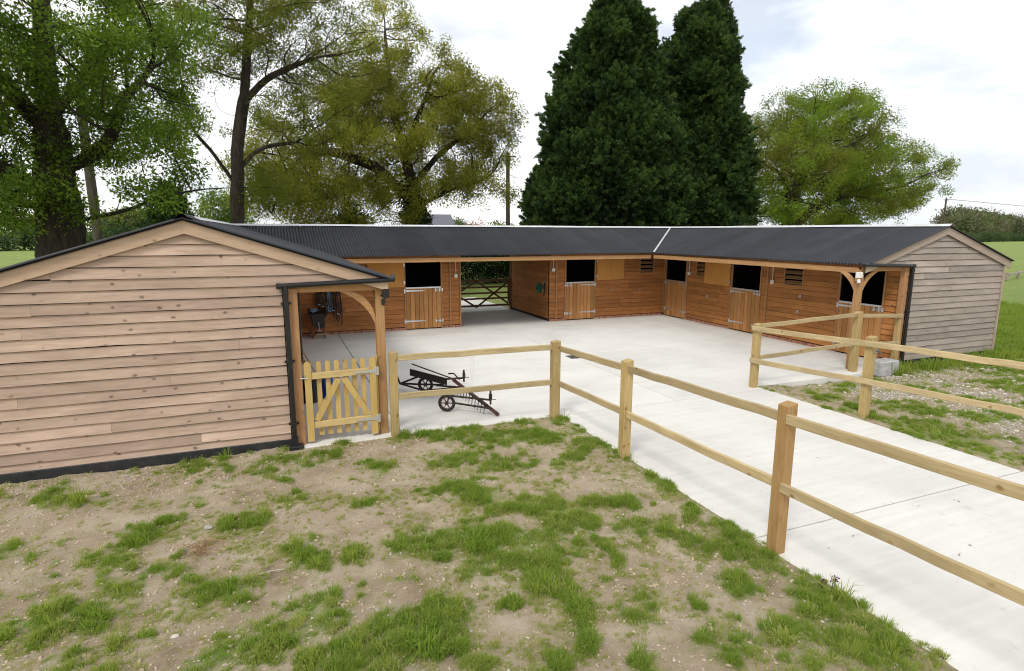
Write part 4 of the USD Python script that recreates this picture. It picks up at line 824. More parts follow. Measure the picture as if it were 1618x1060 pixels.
def tree(name, label, path_pts, ells, root_r, natt, leaf_m, seed, step=0.35, dk=0.55, L=0.085, nleaf=22, crad=0.26, per=2.0, cscale=(0.7, 1.25), barkm=BARK, tip=0.011, extra=(), big=0.10, flare=1.35, hollow=0.3, leafR=0.028, group=None, skip=0.0, trop=0.06):
    r = np.random.default_rng(seed); pts, par = [], []
    def add_path(pp, start):
        last = start
        for a, b in zip(pp[:-1], pp[1:]):
            a, b = np.array(a, float), np.array(b, float); n = max(int(np.linalg.norm(b - a) / step), 1)
            for k in range(1, n + 1):
                pts.append(a + (b - a) * k / n + r.normal(0, 0.04, 3)); par.append(last); last = len(pts) - 1
    pts.append(np.array(path_pts[0], float)); par.append(-1); add_path(path_pts, 0)
    for ex in extra:
        s = int(np.argmin(np.linalg.norm(np.array(pts) - np.array(ex[0]), axis=1))); add_path([pts[s]] + list(ex[1:]), s)
    att = in_ellipsoids(ells, natt, r, hollow); att = att[att[:, 2] > 0.8]
    N, pr = grow(pts, par, att, r, step, dk, trop=trop)
    P_, kids, R = skeleton(N, pr, root_r, tip)
    hgt = P_[:, 2] - P_[0, 2]; R = R * (1 + (flare - 1) * np.exp(-np.maximum(hgt, 0) / 0.5) * (R > root_r * 0.6))
    thick, thin = wood_meshes(P_, pr, kids, R, big)
    t = thing(name, label, 'tree', group)
    tm = thick.vertices; tm += 0.06 * (R.max()) * (fbm(tm * [5, 5, 1.2], 3, seed) - 0.5)[:, None] * 2.0
    part(t, 'trunk', thick, barkm, smooth=True)
    if thin is not None: part(t, 'branches', thin, barkm, smooth=True)
    tipn = np.where(R < leafR)[0]; n = int(len(tipn) * per); pick = r.choice(tipn, n)
    if skip: pick = pick[(0.62 * noise(P_[pick] * 0.95, seed + 3) + 0.38 * noise(P_[pick] * 0.4, seed + 4)) > skip]; n = len(pick)
    pos = P_[pick] + r.normal(0, crad * 0.55, (n, 3))
    d = r.normal(size=(n, 3)) + [0, 0, 1.2]
    ms = leaf_m if isinstance(leaf_m, (list, tuple)) else [leaf_m]
    protos = [(f'leaf_spray_{k:03d}' if k else 'leaf_spray', leaf_cluster(nleaf, crad, L, seed * 10 + k), ms[k % len(ms)]) for k in range(4)]
    # neighbouring sprays take the same tint, so the crown shows light and dark clumps
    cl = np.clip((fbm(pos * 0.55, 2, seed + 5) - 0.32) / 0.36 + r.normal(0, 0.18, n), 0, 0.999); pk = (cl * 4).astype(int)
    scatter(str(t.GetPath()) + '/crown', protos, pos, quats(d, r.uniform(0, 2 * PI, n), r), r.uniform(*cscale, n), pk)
    print(name, 'nodes', len(N), 'sprays', n)
    return t
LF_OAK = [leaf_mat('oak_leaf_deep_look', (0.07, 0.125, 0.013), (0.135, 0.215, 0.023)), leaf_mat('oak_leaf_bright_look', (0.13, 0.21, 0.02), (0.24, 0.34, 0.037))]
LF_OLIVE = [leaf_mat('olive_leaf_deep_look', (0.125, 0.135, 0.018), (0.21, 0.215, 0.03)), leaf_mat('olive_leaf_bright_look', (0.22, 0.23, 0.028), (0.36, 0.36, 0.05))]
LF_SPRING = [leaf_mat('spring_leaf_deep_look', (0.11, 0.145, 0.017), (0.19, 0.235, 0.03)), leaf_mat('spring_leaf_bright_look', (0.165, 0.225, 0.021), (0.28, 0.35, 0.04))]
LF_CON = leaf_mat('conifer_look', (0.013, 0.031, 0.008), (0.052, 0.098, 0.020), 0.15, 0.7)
LF_CON2 = leaf_mat('conifer_painted_highlight_look', (0.038, 0.075, 0.016), (0.095, 0.150, 0.034), 0.2, 0.7)  # paler green that paints highlights on the conifer clumps
LF_HEDGE = leaf_mat('hedge_look', (0.012, 0.030, 0.008), (0.040, 0.080, 0.018), 0.25)
LF_SHRUB = leaf_mat('shrub_look', (0.07, 0.13, 0.018), (0.15, 0.23, 0.035), 0.4)
LF_WOOD = [leaf_mat('far_wood_green_look', (0.085, 0.11, 0.04), (0.15, 0.18, 0.065), 0.3), leaf_mat('far_wood_brown_look', (0.15, 0.13, 0.10), (0.23, 0.20, 0.15), 0.3), leaf_mat('far_wood_deep_look', (0.05, 0.08, 0.03), (0.09, 0.13, 0.045), 0.3)]
LF_PINK = leaf_mat('blossom_look', (0.36, 0.17, 0.16), (0.45, 0.28, 0.24), 0.3)

tree('oak_tree', 'huge old oak with a thick trunk and deep green leaves left of the stable', [(-4.95, 18, -0.1), (-4.85, 18, 2.5), (-4.82, 18, 3.9), (-4.78, 18, 6.0), (-4.70, 18, 7.6), (-4.6, 18, 9.6)],
     [(-4.9, 18, 8.2, 3.5, 4.2, 3.2), (-5.0, 17.6, 6.2, 3.7, 4.0, 1.8), (-2.3, 18, 8.0, 1.5, 1.8, 0.9), (-5.3, 16.6, 3.7, 1.3, 1.5, 0.7), (-2.4, 17, 4.1, 1.6, 1.2, 0.7, 0.3), (-7.6, 18, 6, 2.6, 3.0, 2.6), (-3.4, 17.4, 5.8, 1.3, 1.5, 1.0)],
     0.60, 5200, LF_OAK, 11, step=0.28, dk=0.38, L=0.088, nleaf=38, crad=0.27, per=3.3, tip=0.010, big=0.09, hollow=0.2, skip=0.475,
     extra=[[(-4.83, 18, 3.8), (-5.7, 17.6, 4.5), (-7.2, 17.3, 5.4)], [(-4.83, 18, 3.3), (-3.9, 17.6, 3.42), (-3.2, 17.5, 3.62), (-2.7, 17.5, 3.9), (-1.8, 17.5, 4.05), (-0.9, 17.4, 4.2)], [(-4.8, 18, 4.4), (-4.1, 17.7, 4.75), (-3.4, 17.5, 5.3), (-3.2, 17.4, 6.2), (-2.4, 17.4, 6.9)], [(-4.8, 18, 5.8), (-4.0, 18, 6.6), (-3.6, 18, 7.6)], [(-4.83, 18, 3.5), (-5.6, 17, 3.75), (-6.6, 16.6, 3.8)], [(-4.80, 18, 5.3), (-5.6, 18.2, 6.4), (-6.6, 18.2, 7.8)]])
tree('oak_tree', 'slim tall oak with a straight bare trunk and thin leaves behind the left ridge', [(-1.2, 24, -0.1), (-1.13, 24, 3.3), (-0.92, 24, 5.7), (-0.56, 24, 7.9), (-0.28, 24, 9.8), (0.0, 24, 12.2)],
     [(0.1, 24, 10.4, 3.5, 2.6, 2.3), (1.9, 24, 9.6, 2.6, 2.0, 2.2), (-2.4, 24, 6.9, 1.3, 1.3, 1.2, 0.35), (1.3, 24, 7.5, 2.1, 1.8, 1.8), (0.5, 24, 4.9, 1.4, 1.2, 0.9, 0.8), (-1.8, 24, 9.3, 1.6, 1.6, 1.3)],
     0.235, 3600, [LF_OLIVE[0], LF_SPRING[0]], 12, step=0.26, dk=0.36, L=0.075, nleaf=26, crad=0.25, per=3.2, tip=0.009, big=0.07, flare=1.1, hollow=0.2, skip=0.46,
     extra=[[(-1.1, 24, 4.6), (-1.4, 24, 5.4), (-1.8, 24, 5.95), (-2.3, 24, 6.6), (-2.5, 24, 7.6)], [(-0.98, 24, 5.2), (-0.5, 24, 5.75), (0.1, 24, 6.15), (1.2, 24, 6.3)], [(-0.6, 24, 7.7), (0.2, 24, 8.5), (1.2, 24, 9.0)]])
tree('oak_tree', 'broad olive leaved oak in the middle behind the back range of stables', [(7.3, 32, -0.1), (7.4, 32, 3.5), (7.2, 32, 5.8), (6.6, 32, 8.0), (6.2, 32, 10.5), (6.1, 32, 13.2)],
     [(5.4, 32, 7.3, 6.2, 4.0, 3.4), (6.8, 32, 10.4, 4.3, 3.4, 2.5), (10.9, 32, 8.8, 2.6, 2.4, 2.9), (1.7, 31, 5.9, 2.9, 2.4, 2.4), (11.8, 31, 5.6, 1.5, 1.2, 1.3), (6.2, 33, 13.4, 2.3, 2.0, 1.9, 0.4), (3.0, 30.5, 4.6, 4.4, 2.0, 1.6, 1.5), (1.0, 30.5, 5.6, 2.9, 2.0, 2.3), (9.0, 31, 6.0, 2.6, 2.2, 1.6)],
     0.50, 6500, LF_OLIVE, 13, step=0.36, dk=0.46, L=0.105, nleaf=38, crad=0.34, per=4.0, tip=0.012, hollow=0.25, skip=0.435, trop=-0.02,
     extra=[[(7.3, 32, 4.6), (5.2, 31.5, 6.4), (3.0, 31.3, 7.0), (1.5, 31, 6.6)], [(7.2, 32, 5.4), (8.8, 32, 7.2), (10.6, 32, 8.6)], [(7.4, 32, 4.2), (9.3, 31.5, 5.4), (11.2, 31, 5.9)], [(6.8, 32, 7.4), (7.9, 32, 9.6), (8.6, 32, 11.3)]])
S7 = 0.75
def far(p): return (p[0] * S7, p[1] * S7, (p[2] - CAM_H) * S7 + CAM_H)
tree('oak_tree', 'wide spring green oak to the right of the tall conifers', [(32.2, 30, -0.1), (32.3, 30, 3.4), (32.6, 30, 5.6), (33.6, 30.2, 7.6), (34.6, 30.4, 9.6)],
     [far((45.4, 40, 11.0)) + (5.4, 4.6, 3.6), far((40.6, 38, 8.2)) + (3.7, 3.5, 2.4), far((56.5, 42, 8.4)) + (5.6, 4.5, 2.7), far((51, 42, 6.2)) + (7.5, 4.0, 1.9), far((41, 38, 4.9)) + (3.6, 3.0, 0.9), far((48, 41, 12.6)) + (4.2, 3.6, 2.3), far((39.0, 39, 7.0)) + (3.0, 3.0, 2.8), far((52.0, 41, 9.4)) + (5.0, 4.0, 2.8)],
     0.55, 5600, [LF_OLIVE[0], LF_SPRING[0], LF_SPRING[1], LF_OAK[1]], 14, step=0.4, dk=0.52, L=0.12, nleaf=38, crad=0.38, per=3.2, tip=0.014, hollow=0.3, skip=0.435, trop=0.0,
     extra=[[(32.3, 30, 3.2), (34.8, 30.6, 4.6), (38, 31, 5.6), (42, 31.4, 6.2)], [(32.4, 30, 4.6), (30.8, 29, 6.0), (29.6, 28.6, 6.9)], [(33.2, 30, 6.8), (36.4, 31, 7.8), (40.0, 31.3, 8.0)]])

def plume(seed, n=46):
    """A feathery conifer spray: narrow flat blades fanned along a drooping axis (+z outwards)."""
    r = np.random.default_rng(seed); V, F = [], []
    for i in range(n):
        t = r.random() ** 0.8; base = np.array([0, 0.0, t * 0.62]); base[0] -= 0.16 * t * t
        a = r.uniform(0, 2 * PI); d = np.array([math.cos(a) * 0.9, math.sin(a) * 0.9, 0.75 + 0.5 * t]) + r.normal(0, 0.22, 3); d /= np.linalg.norm(d)
        l = r.uniform(0.16, 0.34) * (1.15 - 0.5 * t); s = np.cross(d, r.normal(size=3)); s /= np.linalg.norm(s); w = l * 0.17
        k = len(V); V += [base, base + d * l * 0.5 + s * w, base + d * l, base + d * l * 0.5 - s * w]; F += [[k, k+1, k+2], [k, k+2, k+3]]
    return np.array(V), np.array(F)
def conifer(label, c, prof, seed, n, squash=0.85, cat_='tree', size=(0.5, 1.0), name='conifer_tree', tops=()):
    """prof: (height, radius) pairs; a lumpy spire of sprays round a dark core."""
    r = np.random.default_rng(seed); H, Rr = np.array(prof, float).T; c = np.array(c, float)
    t = thing(name, label, cat_); part(t, 'trunk', tube([c, c + [0, 0, H[-1] * 0.55], c + [0, 0, H[-1] * 0.97]], [0.32, 0.2, 0.03], 9), BARK, smooth=True)
    def rad(h, th):
        p = np.stack([np.cos(th) * 1.6 + c[0], np.sin(th) * 1.6 + c[1], h * 0.55], -1)
        return np.interp(h, H, Rr) * (1 + 0.42 * (fbm(p * 0.9, 3, seed) - 0.5)) + 0.55 * (noise(p * 2.6 + 9, seed) - 0.5)
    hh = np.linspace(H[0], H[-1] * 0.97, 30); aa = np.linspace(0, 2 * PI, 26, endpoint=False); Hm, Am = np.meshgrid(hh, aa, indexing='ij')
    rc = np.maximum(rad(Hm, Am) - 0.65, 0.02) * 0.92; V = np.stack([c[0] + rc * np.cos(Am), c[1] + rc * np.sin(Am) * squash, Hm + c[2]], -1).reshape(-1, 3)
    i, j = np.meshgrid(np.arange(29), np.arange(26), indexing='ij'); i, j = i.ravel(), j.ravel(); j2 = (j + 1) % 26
    part(t, 'added_dark_core', (V, np.vstack([np.stack([i*26+j, i*26+j2, (i+1)*26+j2], 1), np.stack([i*26+j, (i+1)*26+j2, (i+1)*26+j], 1)])), plain(f'conifer_shade_core_{seed}_look', (0.008, 0.014, 0.006), 0.95), smooth=True)  # near-black core added to block light and keep the gaps dark
    hs_ = np.linspace(H[0], H[-1], 400); w = np.interp(hs_, H, Rr) + 0.30; nb = max(n // 95, 26)
    bh = r.choice(hs_, nb, p=w / w.sum()); bt = r.uniform(0, 2 * PI, nb); br = np.maximum(rad(bh, bt), 0.05) - 0.40 + r.normal(0, 0.26, nb); bs = r.uniform(0.42, 1.0, nb) * np.clip(np.interp(bh, H, Rr) / 2.2, 0.35, 1)
    pk = r.integers(0, nb, n); dd = r.normal(size=(n, 3)); dd /= np.linalg.norm(dd, axis=1, keepdims=True); o3 = np.stack([np.cos(bt), np.sin(bt), 0.5 + 0 * bt], -1)[pk]
    dd = np.where((dd * o3).sum(1, keepdims=True) < -0.2, -dd, dd); th = bt[pk]; h = bh[pk]; out = np.stack([np.cos(th), np.sin(th), 0 * th], -1)
    pos = c + np.stack([br[pk] * out[:, 0], br[pk] * out[:, 1] * squash, h], -1) + dd * (bs[pk] * r.uniform(0.55, 1.0, n))[:, None] * [1, 1, 1.25]
    stick = r.random(n) < 0.05; pos = pos + (out * r.uniform(0.05, 0.28, n)[:, None] + [0, 0, 0.15]) * stick[:, None]
    fill = r.random(n) < 0.22; h2 = r.uniform(H[0], H[-1] * 0.95, n); t2 = r.uniform(0, 2 * PI, n); r2 = np.maximum(rad(h2, t2) - 0.42, 0.05)
    pos = np.where(fill[:, None], c + np.stack([r2 * np.cos(t2), r2 * np.sin(t2) * squash, h2], -1), pos); out = np.where(fill[:, None], np.stack([np.cos(t2), np.sin(t2), 0 * t2], -1), out); h = np.where(fill, h2, h)
    light = (dd * o3).sum(1) * ~fill + 0.5 * dd[:, 2] + r.normal(0, 0.35, n); out = np.where(fill[:, None], out, 0.6 * out + 0.7 * dd)  # sprays facing up and out get the paler look: painted highlights
    up = 0.55 + 1.2 * (h > H[-1] * 0.9); d = out + r.normal(0, 0.35, (n, 3)) + np.stack([0 * h, 0 * h, up + r.normal(0, 0.3, n)], -1)
    for (tx, ty, tz, ln, rd, k) in tops:
        u = r.random(k); a = r.uniform(0, 2 * PI, k); q = rd * (1 - u) * r.uniform(0.3, 1, k); pos = np.vstack([pos, np.stack([tx + q * np.cos(a), ty + q * np.sin(a), tz + u * ln], -1)]); d = np.vstack([d, np.stack([0.6 * np.cos(a), 0.6 * np.sin(a), 0 * a + 1.1], -1)]); light = np.r_[light, r.normal(0.8, 0.5, k)]
    n = len(pos)
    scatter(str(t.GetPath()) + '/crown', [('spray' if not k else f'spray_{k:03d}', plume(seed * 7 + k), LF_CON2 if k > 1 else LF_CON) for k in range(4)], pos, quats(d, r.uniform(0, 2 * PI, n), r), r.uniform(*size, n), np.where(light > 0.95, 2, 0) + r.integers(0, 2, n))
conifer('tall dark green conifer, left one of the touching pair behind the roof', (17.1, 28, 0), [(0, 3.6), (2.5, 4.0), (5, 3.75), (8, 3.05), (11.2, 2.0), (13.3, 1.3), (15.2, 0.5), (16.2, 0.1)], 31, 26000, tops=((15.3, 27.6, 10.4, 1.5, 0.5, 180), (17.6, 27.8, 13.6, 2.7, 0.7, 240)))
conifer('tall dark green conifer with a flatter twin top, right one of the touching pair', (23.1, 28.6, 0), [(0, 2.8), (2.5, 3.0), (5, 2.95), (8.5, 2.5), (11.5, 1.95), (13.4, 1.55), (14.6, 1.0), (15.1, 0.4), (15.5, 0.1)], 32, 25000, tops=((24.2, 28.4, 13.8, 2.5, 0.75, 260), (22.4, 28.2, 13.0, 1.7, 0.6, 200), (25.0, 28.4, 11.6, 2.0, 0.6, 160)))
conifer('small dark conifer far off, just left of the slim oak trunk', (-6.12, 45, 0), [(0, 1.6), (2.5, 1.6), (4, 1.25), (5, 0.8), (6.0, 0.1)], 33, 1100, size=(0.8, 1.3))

def bush(name, label, cat_, es, n, mats_, seed, L=0.12, crad=0.35, nleaf=18, scale=(0.8, 1.4), hollow=0.6, kind=None, group=None, stem=True):
    r = np.random.default_rng(seed); t = thing(name, label, cat_, group); pos = in_ellipsoids(es, n, r, hollow); pos = pos[pos[:, 2] > 0.0]; n = len(pos)
    if kind: tag(t, kind=kind)
    cl = np.clip((fbm(pos * (0.5 / max(scale[0], 1)), 2, seed) - 0.3) / 0.4 + r.normal(0, 0.12, n), 0, 0.999); k = len(mats_)
    scatter(str(t.GetPath()) + '/crown', [('leaf_spray' if not i else f'leaf_spray_{i:03d}', leaf_cluster(nleaf, crad, L, seed + i), mats_[i]) for i in range(k)], pos, quats(r.normal(size=(n, 3)) + [0, 0, 1], r.uniform(0, 6.28, n), r), r.uniform(*scale, n), (cl * k).astype(int))
    if stem:
        e = es[0]; part(t, 'stem', tube([(e[0], e[1], -0.1), (e[0], e[1], max(e[2], 0.5))], [0.12, 0.05], 7), BARK)
    return t
bush('shrub', 'bright green rounded shrub tree between the small conifer and slim oak', 'shrub', [(-3.5, 50, 3.2, 1.9, 1.6, 2.9), (-2.4, 50, 4.2, 1.5, 1.4, 1.9)], 700, [LF_SHRUB, LF_SPRING[1]], 51, L=0.16, crad=0.4)
bush('hedge', 'dark hedge beyond the lawn seen through the covered passage', 'hedge', [(x, 34 + 0.3 * math.sin(x * 3), 1.2, 1.1, 0.8, 1.55 + 0.15 * math.sin(x * 7)) for x in np.arange(5, 19, 0.9)], 4200, [LF_HEDGE, LF_HEDGE], 52, L=0.10, hollow=0.5, stem=False)
bush('ivy_clump', 'dark ivy clothing the trunk of the broad olive oak', 'ivy', [(7.4, 31.9, 2.4, 0.85, 0.8, 2.6), (7.2, 31.9, 4.6, 0.7, 0.7, 1.4)], 1100, [LF_HEDGE], 53, L=0.11, crad=0.25, hollow=0.7, stem=False)
bush('ivy_clump', 'dark ivy bush low behind the roof, left of the broad oak trunk', 'ivy', [(4.2, 33, 2.6, 1.0, 0.9, 1.9)], 500, [LF_HEDGE], 54, L=0.12, crad=0.3, stem=False)
bush('shrub', 'pink blossoming shrub just above the roof ridge beside the grey house', 'shrub', [(23.0, 68, 2.3, 1.7, 1.2, 1.8)], 160, [LF_PINK], 55, L=0.2, crad=0.5)
bush('hedge', 'yellow green hedge row beyond the roof between oak and conifers', 'hedge', [(x, 72, 1.7, 2.4, 1.5, 1.9 + 0.4 * math.sin(x)) for x in np.arange(25, 46, 2.2)], 900, [LF_SHRUB, LF_OLIVE[1]], 56, L=0.28, crad=0.7, stem=False)
# distant woods and hedges
def far_row(name, label, pts, h, n, mats_, seed, L=0.9, kind='stuff', cat_='wood', depth=8, step=7, low=0.0):
    r = np.random.default_rng(seed); es = []
    for (x0, y0), (x1, y1) in zip(pts[:-1], pts[1:]):
        m = max(int(math.hypot(x1 - x0, y1 - y0) / step), 1)
        for k in range(m):
            hh = h * r.uniform(0.72, 1.15); f = (k + r.random() * 0.6) / m; es.append((x0 + (x1 - x0) * f + r.normal(0, depth * 0.3), y0 + (y1 - y0) * f + r.normal(0, depth * 0.3), hh * 0.5 + low, step * r.uniform(0.6, 0.95), step * 0.7, hh * 0.52))
    bush(name, label, cat_, es, n, mats_, seed, L=L * 0.5, crad=L * 1.1, nleaf=26, scale=(0.8, 1.5), hollow=0.72, kind=kind, stem=False)
far_row('woodland', 'distant mixed woodland closing the field at the right edge', [(250, 150), (330, 190), (420, 215)], 11.5, 2600, LF_WOOD, 61, L=1.5, depth=14, step=11)
far_row('woodland', 'hazy distant wood behind the small pole and right gable', [(215, 175), (300, 240)], 10, 1400, [LF_WOOD[0], LF_WOOD[2], LF_WOOD[0]], 62, L=1.5, depth=10, step=10)
far_row('hedge', 'low clipped hedge across the far right field', [(175, 118), (330, 150)], 2.6, 1800, [LF_HEDGE, LF_WOOD[2]], 63, L=0.7, depth=1.0, step=4, cat_='hedge')
far_row('woodland', 'distant wood beyond the bright field at far left behind the oak trunk', [(-130, 150), (-60, 175), (-20, 190)], 7.5, 2000, [LF_WOOD[0], LF_OLIVE[0], LF_WOOD[2]], 64, L=1.4, depth=10, step=9)
far_row('hedge', 'dark field hedge under the distant wood at far left', [(-80, 100), (-38, 112), (-5, 118)], 3.0, 1500, [LF_HEDGE, LF_WOOD[2]], 65, L=0.7, depth=1.0, step=4, cat_='hedge')
far_row('woodland', 'blue grey band of far trees between the broad oak and the conifers', [(60, 210), (150, 200)], 6.0, 900, [LF_WOOD[2], LF_WOOD[0]], 66, L=1.3, depth=8, step=8)
# poles, house, wires
def pole(label, x, y, h, r_, top=True):
    p = thing('utility_pole', label, 'pole'); part(p, 'shaft', tube([(x, y, -0.2), (x, y, h)], [r_ * 1.2, r_ * 0.85], 10), BARK2, smooth=True)
    part(p, 'insulator', cat(tube([(x, y, h), (x, y, h + 0.15)], 0.05, 8), bar((x - 0.6, y, h - 0.25), (x + 0.6, y, h - 0.25), 0.09, 0.09)), IRON)
pole('wooden utility pole rising beside the left conifer', 16.0, 40, 8.6, 0.15); pole('thin pale utility pole behind the right gable peak', 96.6, 60, 8.3, 0.14)
wp = thing('utility_pole', 'bare wooden pole just right of the huge oak trunk', 'pole'); part(wp, 'shaft', tube([(-6.75, 30, -0.2), (-6.85, 30, 8.6)], [0.2, 0.17], 10), BARK2, smooth=True)
wr_ = thing('overhead_wire', 'thin overhead wire running from the far pole to the right', 'wire')
part(wr_, 'wire', tube([(96.6, 60, 8.2), (130, 64, 7.6), (165, 68, 8.0)], 0.035, 5), BLACKP)
hv = thing('house', 'distant slate roofed house half hidden behind the broad oak', 'house')
part(hv, 'wall', prism(Polygon([(16.4, 0), (21.2, 0), (21.2, 3.2), (16.4, 3.2)]), (0, 70, 0), (1, 0, 0), (0, -1, 0), -6, 0), plain('render_wall_look', (0.5, 0.48, 0.44), 0.9))
part(hv, 'roof', prism(Polygon([(69.7, 3.0), (76.3, 3.0), (73, 5.2)]), (16.2, 0, 0), (0, 1, 0), (1, 0, 0), 0, 5.2), plain('slate_look', (0.12, 0.125, 0.15), 0.7))
rf = thing('field_fence', 'low grey wooden rail barrier beside the pale track at the right edge', 'fence')
RF0, RF1 = np.array([46.0, 24.0, 0]), np.array([64.0, 29.5, 0])
for k in range(7):
    q = RF0 + (RF1 - RF0) * k / 6; part(rf, 'fence_post', bx(q + [0, 0, 0.2], (0.16, 0.16, 0.5), 0.01), W_GREY, tone=0.5)
part(rf, 'rail', bar(RF0 + [0, -0.12, 0.34], RF1 + [0, -0.12, 0.34], 0.06, 0.16, 0.01), W_GREY, tone=0.6)

# ------------------------------------------------------------------ grass and stones
def tuft(seed, n, h, spread, w=0.0042, droop=0.5):
    r = np.random.default_rng(seed); V, F = [], []
    for i in range(n):
        a = r.uniform(0, 2 * PI); d = np.array([math.cos(a), math.sin(a), 0]); s = np.array([-d[1], d[0], 0]); s = s * math.cos(q := r.uniform(-0.9, 0.9)) + d * math.sin(q)
        b = d * spread * r.random() ** 0.7 + r.normal(0, spread * 0.25, 3) * [1, 1, 0]; l = h * r.uniform(0.5, 1.15); k = droop * r.uniform(0.3, 1.3)
        p1, p2, p3 = b + [0, 0, l * 0.45] + d * l * k * 0.15, b + [0, 0, l * 0.82] + d * l * k * 0.45, b + [0, 0, l * (1.0 - 0.25 * k)] + d * l * k * 0.95
        m = len(V); V += [b - s * w, b + s * w, p1 + s * w * 0.9, p1 - s * w * 0.9, p2 + s * w * 0.6, p2 - s * w * 0.6, p3]
        F += [[m, m+1, m+2], [m, m+2, m+3], [m+3, m+2, m+4], [m+3, m+4, m+5], [m+5, m+4, m+6]]
    V = np.array(V); V[:, 2] -= 0.008
    return V, np.array(F)
GR1 = leaf_mat('grass_look', (0.22, 0.285, 0.045), (0.36, 0.41, 0.095), 0.45); GR2 = leaf_mat('grass_dry_look', (0.31, 0.32, 0.11), (0.50, 0.47, 0.23), 0.42); GR3 = leaf_mat('grass_lush_look', (0.155, 0.24, 0.032), (0.27, 0.35, 0.06), 0.45)
PROT = [('tuft', tuft(1, 24, 0.052, 0.040, 0.0026, 0.8), GR1), ('tuft_001', tuft(2, 20, 0.045, 0.045, 0.0026, 1.0), GR2), ('tuft_002', tuft(3, 28, 0.066, 0.040, 0.0028, 0.7), GR3), ('tuft_003', tuft(4, 14, 0.026, 0.055, 0.0034, 1.4), GR1), ('tuft_004', tuft(5, 9, 0.12, 0.03, 0.0026, 0.7), GR1)]
def lay(n, x0, x1, y0, y1, r, dens, keepout=0.0):
    x, y = r.uniform(x0, x1, n), r.uniform(y0, y1, n); c = cover(x, y); ok = (r.random(n) < dens(c, x, y)) & ~slab_mask(x, y, keepout); return x[ok], y[ok], c[ok]
r = np.random.default_rng(77)
def clumps(n, x0, x1, y0, y1):
    """Tufts gathered in clumps: many and big where the cover is high, few and small elsewhere."""
    x, y, c = lay(n, x0, x1, y0, y1, r, lambda c, x, y: (0.08 + 0.26 * c + 0.10 * c ** 3) * (0.22 + 0.95 * sst(fbm(np.stack([x, y, 0 * x], -1) * 9, 4, 47), 0.36, 0.66)) + 0.42 * sst(fbm(np.stack([x, y, 0 * x], -1) * 2.6, 4, 41), 0.42, 0.62) * sst(fbm(np.stack([x, y, 0 * x], -1) * 0.8, 2, 43) + 0.16 * sst(x, -2.5, 1.5) - 0.06 * sst(y, 6.5, 8) * (1 - sst(x, 0, 2)), 0.36, 0.58), 0.03)
    k = np.maximum((r.gamma(1.1, 2.0, len(x)) * (0.5 + 0.9 * c)).astype(int), 1); rad = r.uniform(0.012, 0.055, len(x)) * (0.7 + 0.6 * c)
    idx = np.repeat(np.arange(len(x)), k); m = len(idx); a = r.uniform(0, 2 * PI, m); q = rad[idx] * np.sqrt(r.random(m)); hs = np.repeat(np.exp(r.normal(-0.12, 0.32, len(x))), k); sp = np.repeat(r.random(len(x)), k)
    return x[idx] + q * np.cos(a), y[idx] + q * np.sin(a), c[idx], hs, sp
A1, A2 = clumps(92000, -4.5, 4.5, 2.2, 8.72), clumps(36000, 9.0, 17.5, 3.0, 9.1)
X, Y, C, HS, SP = (np.r_[a, b] for a, b in zip(A1, A2))
ok = ~((Y > 8.66) & (X < 0.2)) & ~((Y > 9.0) & (X > 13.6)) & ~slab_mask(X, Y, 0.03); X, Y, C, HS, SP = X[ok], Y[ok], C[ok], HS[ok], SP[ok]
n = len(X); u = np.clip(SP + r.normal(0, 0.12, n), 0, 1); pick = np.where(C > 0.55, np.where(u < 0.36, 2, np.where(u < 0.70, 0, np.where(u < 0.95, 1, 4))), np.where(u < 0.42, 3, np.where(u < 0.66, 0, 1)))
sc = r.uniform(0.65, 1.1, n) * HS * (0.62 + 0.34 * sst(C, 0.3, 0.95))
d = np.stack([r.normal(0, 0.16, n), r.normal(0, 0.16, n), np.ones(n)], -1)
scatter('/World/grass', PROT, np.stack([X, Y, ground_z(X, Y)], -1), quats(d, r.uniform(0, 2 * PI, n), r), sc, pick)
tag(stage.GetPrimAtPath('/World/grass'), 'patchy short green grass growing through the bare soil', 'grass')
print('grass tufts', n)
x, y, c = lay(30000, 12.5, 30, 8.7, 26, r, lambda c, x, y: np.where(x > 17.35, c, np.where(y < 9.05, c, 0)) * np.clip(1.6 - 0.05 * np.hypot(x - 14, y - 8), 0.25, 1))
n = len(x); scatter('/World/meadow_grass', [('tuft', tuft(11, 26, 0.2, 0.12, 0.007), GR1), ('tuft_001', tuft(12, 24, 0.26, 0.12, 0.007), GR3), ('tuft_002', tuft(13, 18, 0.16, 0.14, 0.008, 0.9), GR2)], np.stack([x, y, ground_z(x, y)], -1), quats(np.stack([r.normal(0, 0.15, n), r.normal(0, 0.15, n), np.ones(n)], -1), r.uniform(0, 6.28, n), r), r.uniform(0.6, 1.4, n), r.choice(3, n, p=(0.5, 0.35, 0.15)))
tag(stage.GetPrimAtPath('/World/meadow_grass'), 'longer lush grass round the foot of the grey right gable', 'grass')
def pebble(seed, flat=0.6):
    rr = np.random.default_rng(seed); m = trimesh.creation.icosphere(1, 1.0); v = m.vertices * (1 + 0.35 * (noise(m.vertices * 1.3 + seed, seed)[:, None] - 0.5) * 2); m.vertices = v * [1, rr.uniform(0.6, 0.9), flat]; return m
PB1, PB2, PB3 = plain('pale_pebble_look', (0.50, 0.46, 0.40), 0.9, 0, 0.3, 30), plain('soil_clod_look', (0.40, 0.325, 0.235), 0.95, 0, 0.3, 30), plain('grey_pebble_look', (0.36, 0.33, 0.29), 0.9, 0, 0.3, 30)
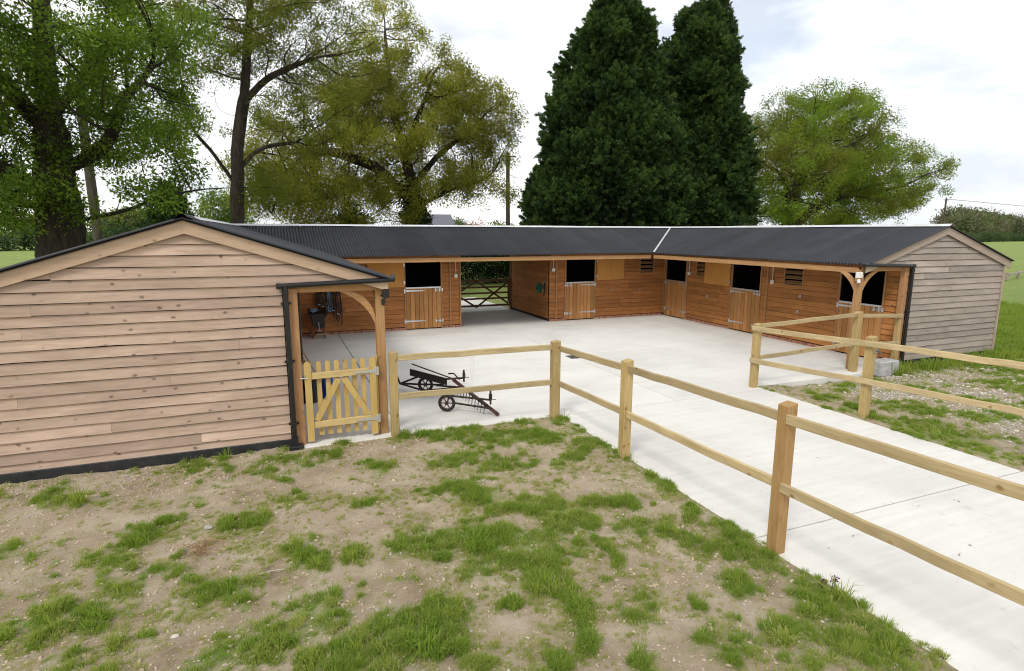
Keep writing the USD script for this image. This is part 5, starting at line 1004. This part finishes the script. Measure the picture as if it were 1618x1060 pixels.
def pebbles(path, n, x0, x1, y0, y1, sz, p, dens, label):
    x, y = r.uniform(x0, x1, n), r.uniform(y0, y1, n); ok = (r.random(n) < dens(x, y)) & ~slab_mask(x, y, 0.0); x, y = x[ok], y[ok]; n = len(x)
    s = sz * np.exp(r.normal(0, 0.55, n)); s = np.minimum(s, sz * 3.2)
    scatter(path, [('pebble', pebble(1), PB1), ('pebble_001', pebble(2), PB2), ('pebble_002', pebble(3), PB3)], np.stack([x, y, ground_z(x, y) + s * 0.15], -1), quats(np.stack([r.normal(0, 0.3, n), r.normal(0, 0.3, n), np.ones(n)], -1), r.uniform(0, 6.28, n), r), s, r.choice(3, n, p=p))
    tag(stage.GetPrimAtPath(path), label, 'stones')
pebbles('/World/soil_clods', 60000, -4.5, 4.4, 2.3, 8.7, 0.0065, (0.03, 0.87, 0.10), lambda x, y: 0.35 + 0.65 * sst(y, 7.4, 8.6) * (x < 1.5), 'small clods and stones strewn over the bare soil')
pebbles('/World/gravel', 26000, 9.1, 17.5, 3.0, 9.0, 0.011, (0.5, 0.25, 0.25), lambda x, y: gravel(x, y) * (1 - 0.7 * cover(x, y)), 'pale gravel stones on the ground right of the drive')
for lab, (x, y), s, m in (('smooth pale stone lying on the soil near the front', (-0.88, 4.74), 0.032, PB1), ('grey stone lying upslope of the dry grass heap', (-0.80, 6.52), 0.042, PB3), ('small white stone on the soil between front grass patches', (1.10, 4.52), 0.022, PB1)):
    t = thing('stone', lab, 'stone', 'loose stones on the soil'); mm = pebble(int(s * 1000), 0.65); mm.apply_scale(s); mm.apply_translation((x, y, float(ground_z(np.array([x]), np.array([y]))[0]) + s * 0.3)); part(t, 'body', mm, m, smooth=True)
hay = thing('dry_grass_heap', 'small heap of dead brown grass on the soil left of centre', 'dry grass')
hz = float(ground_z(np.array([-0.82]), np.array([6.1]))[0]); hv_, hf_ = [], 0
part(hay, 'stalks', cat(*[tube([(-0.82 + a, 6.1 + b, hz + c), (-0.82 + a + dx, 6.1 + b + dy, hz + c + dz)], 0.003, 3, caps=False) for a, b, c, dx, dy, dz in zip(r.normal(0, 0.09, 160), r.normal(0, 0.08, 160), r.uniform(0, 0.05, 160), r.normal(0, 0.05, 160), r.normal(0, 0.05, 160), r.normal(0, 0.02, 160))]), plain('dead_grass_look', (0.30, 0.19, 0.10), 0.95), kind='stuff')
sk = thing('stick', 'thin pale stick lying on the soil in the foreground', 'stick'); part(sk, 'twig', tube([(-0.35, 5.36, 0.01), (-0.2, 5.37, 0.025), (-0.08, 5.36, 0.02)], [0.006, 0.006, 0.004], 6), PB3)
DN = leaf_mat('dead_nettle_look', (0.10, 0.035, 0.05), (0.17, 0.06, 0.085), 0.3)
for i, (x, y, h) in enumerate(((4.33, 3.22, 0.15), (4.28, 3.28, 0.10), (4.40, 3.25, 0.12))):
    t = thing('dead_nettle', ('tallest purple dead-nettle at the drive edge by the brown post', 'left small purple dead-nettle at the drive edge', 'right short purple dead-nettle leaning over the drive edge')[i], 'flower', 'purple flowers at the drive edge'); z = -0.02
    part(t, 'stem', tube([(x, y, z), (x + 0.01, y, z + h)], 0.003, 5), GR3_ := LF_HEDGE)
    v, f = leaf_cluster(26, 0.022, 0.022, 90 + i, 1.0); part(t, 'flower_head', (v + [x + 0.01, y, z + h], f), DN)
lf = [(7.28, 3.98), (6.33, 3.29), (6.05, 3.21), (5.43, 3.85), (4.97, 3.77), (6.66, 4.05), (5.9, 2.6), (6.9, 5.5), (5.3, 5.0), (7.8, 6.2)]
ms = []
for i, (x, y) in enumerate(lf):
    v, f = leaf_cluster(2, 0.03, 0.05, 300 + i, 0.05, 0.3); v[:, 2] = v[:, 2] * 0.2 + 0.008; ms.append((v + [x, y, 0], f))
tag(usdkit.mesh(stage, '/World/fallen_leaves', cat(*ms), plain('dead_leaf_look', (0.20, 0.17, 0.08), 0.9)), 'few dead leaves scattered on the concrete drive', 'leaves', kind='stuff')
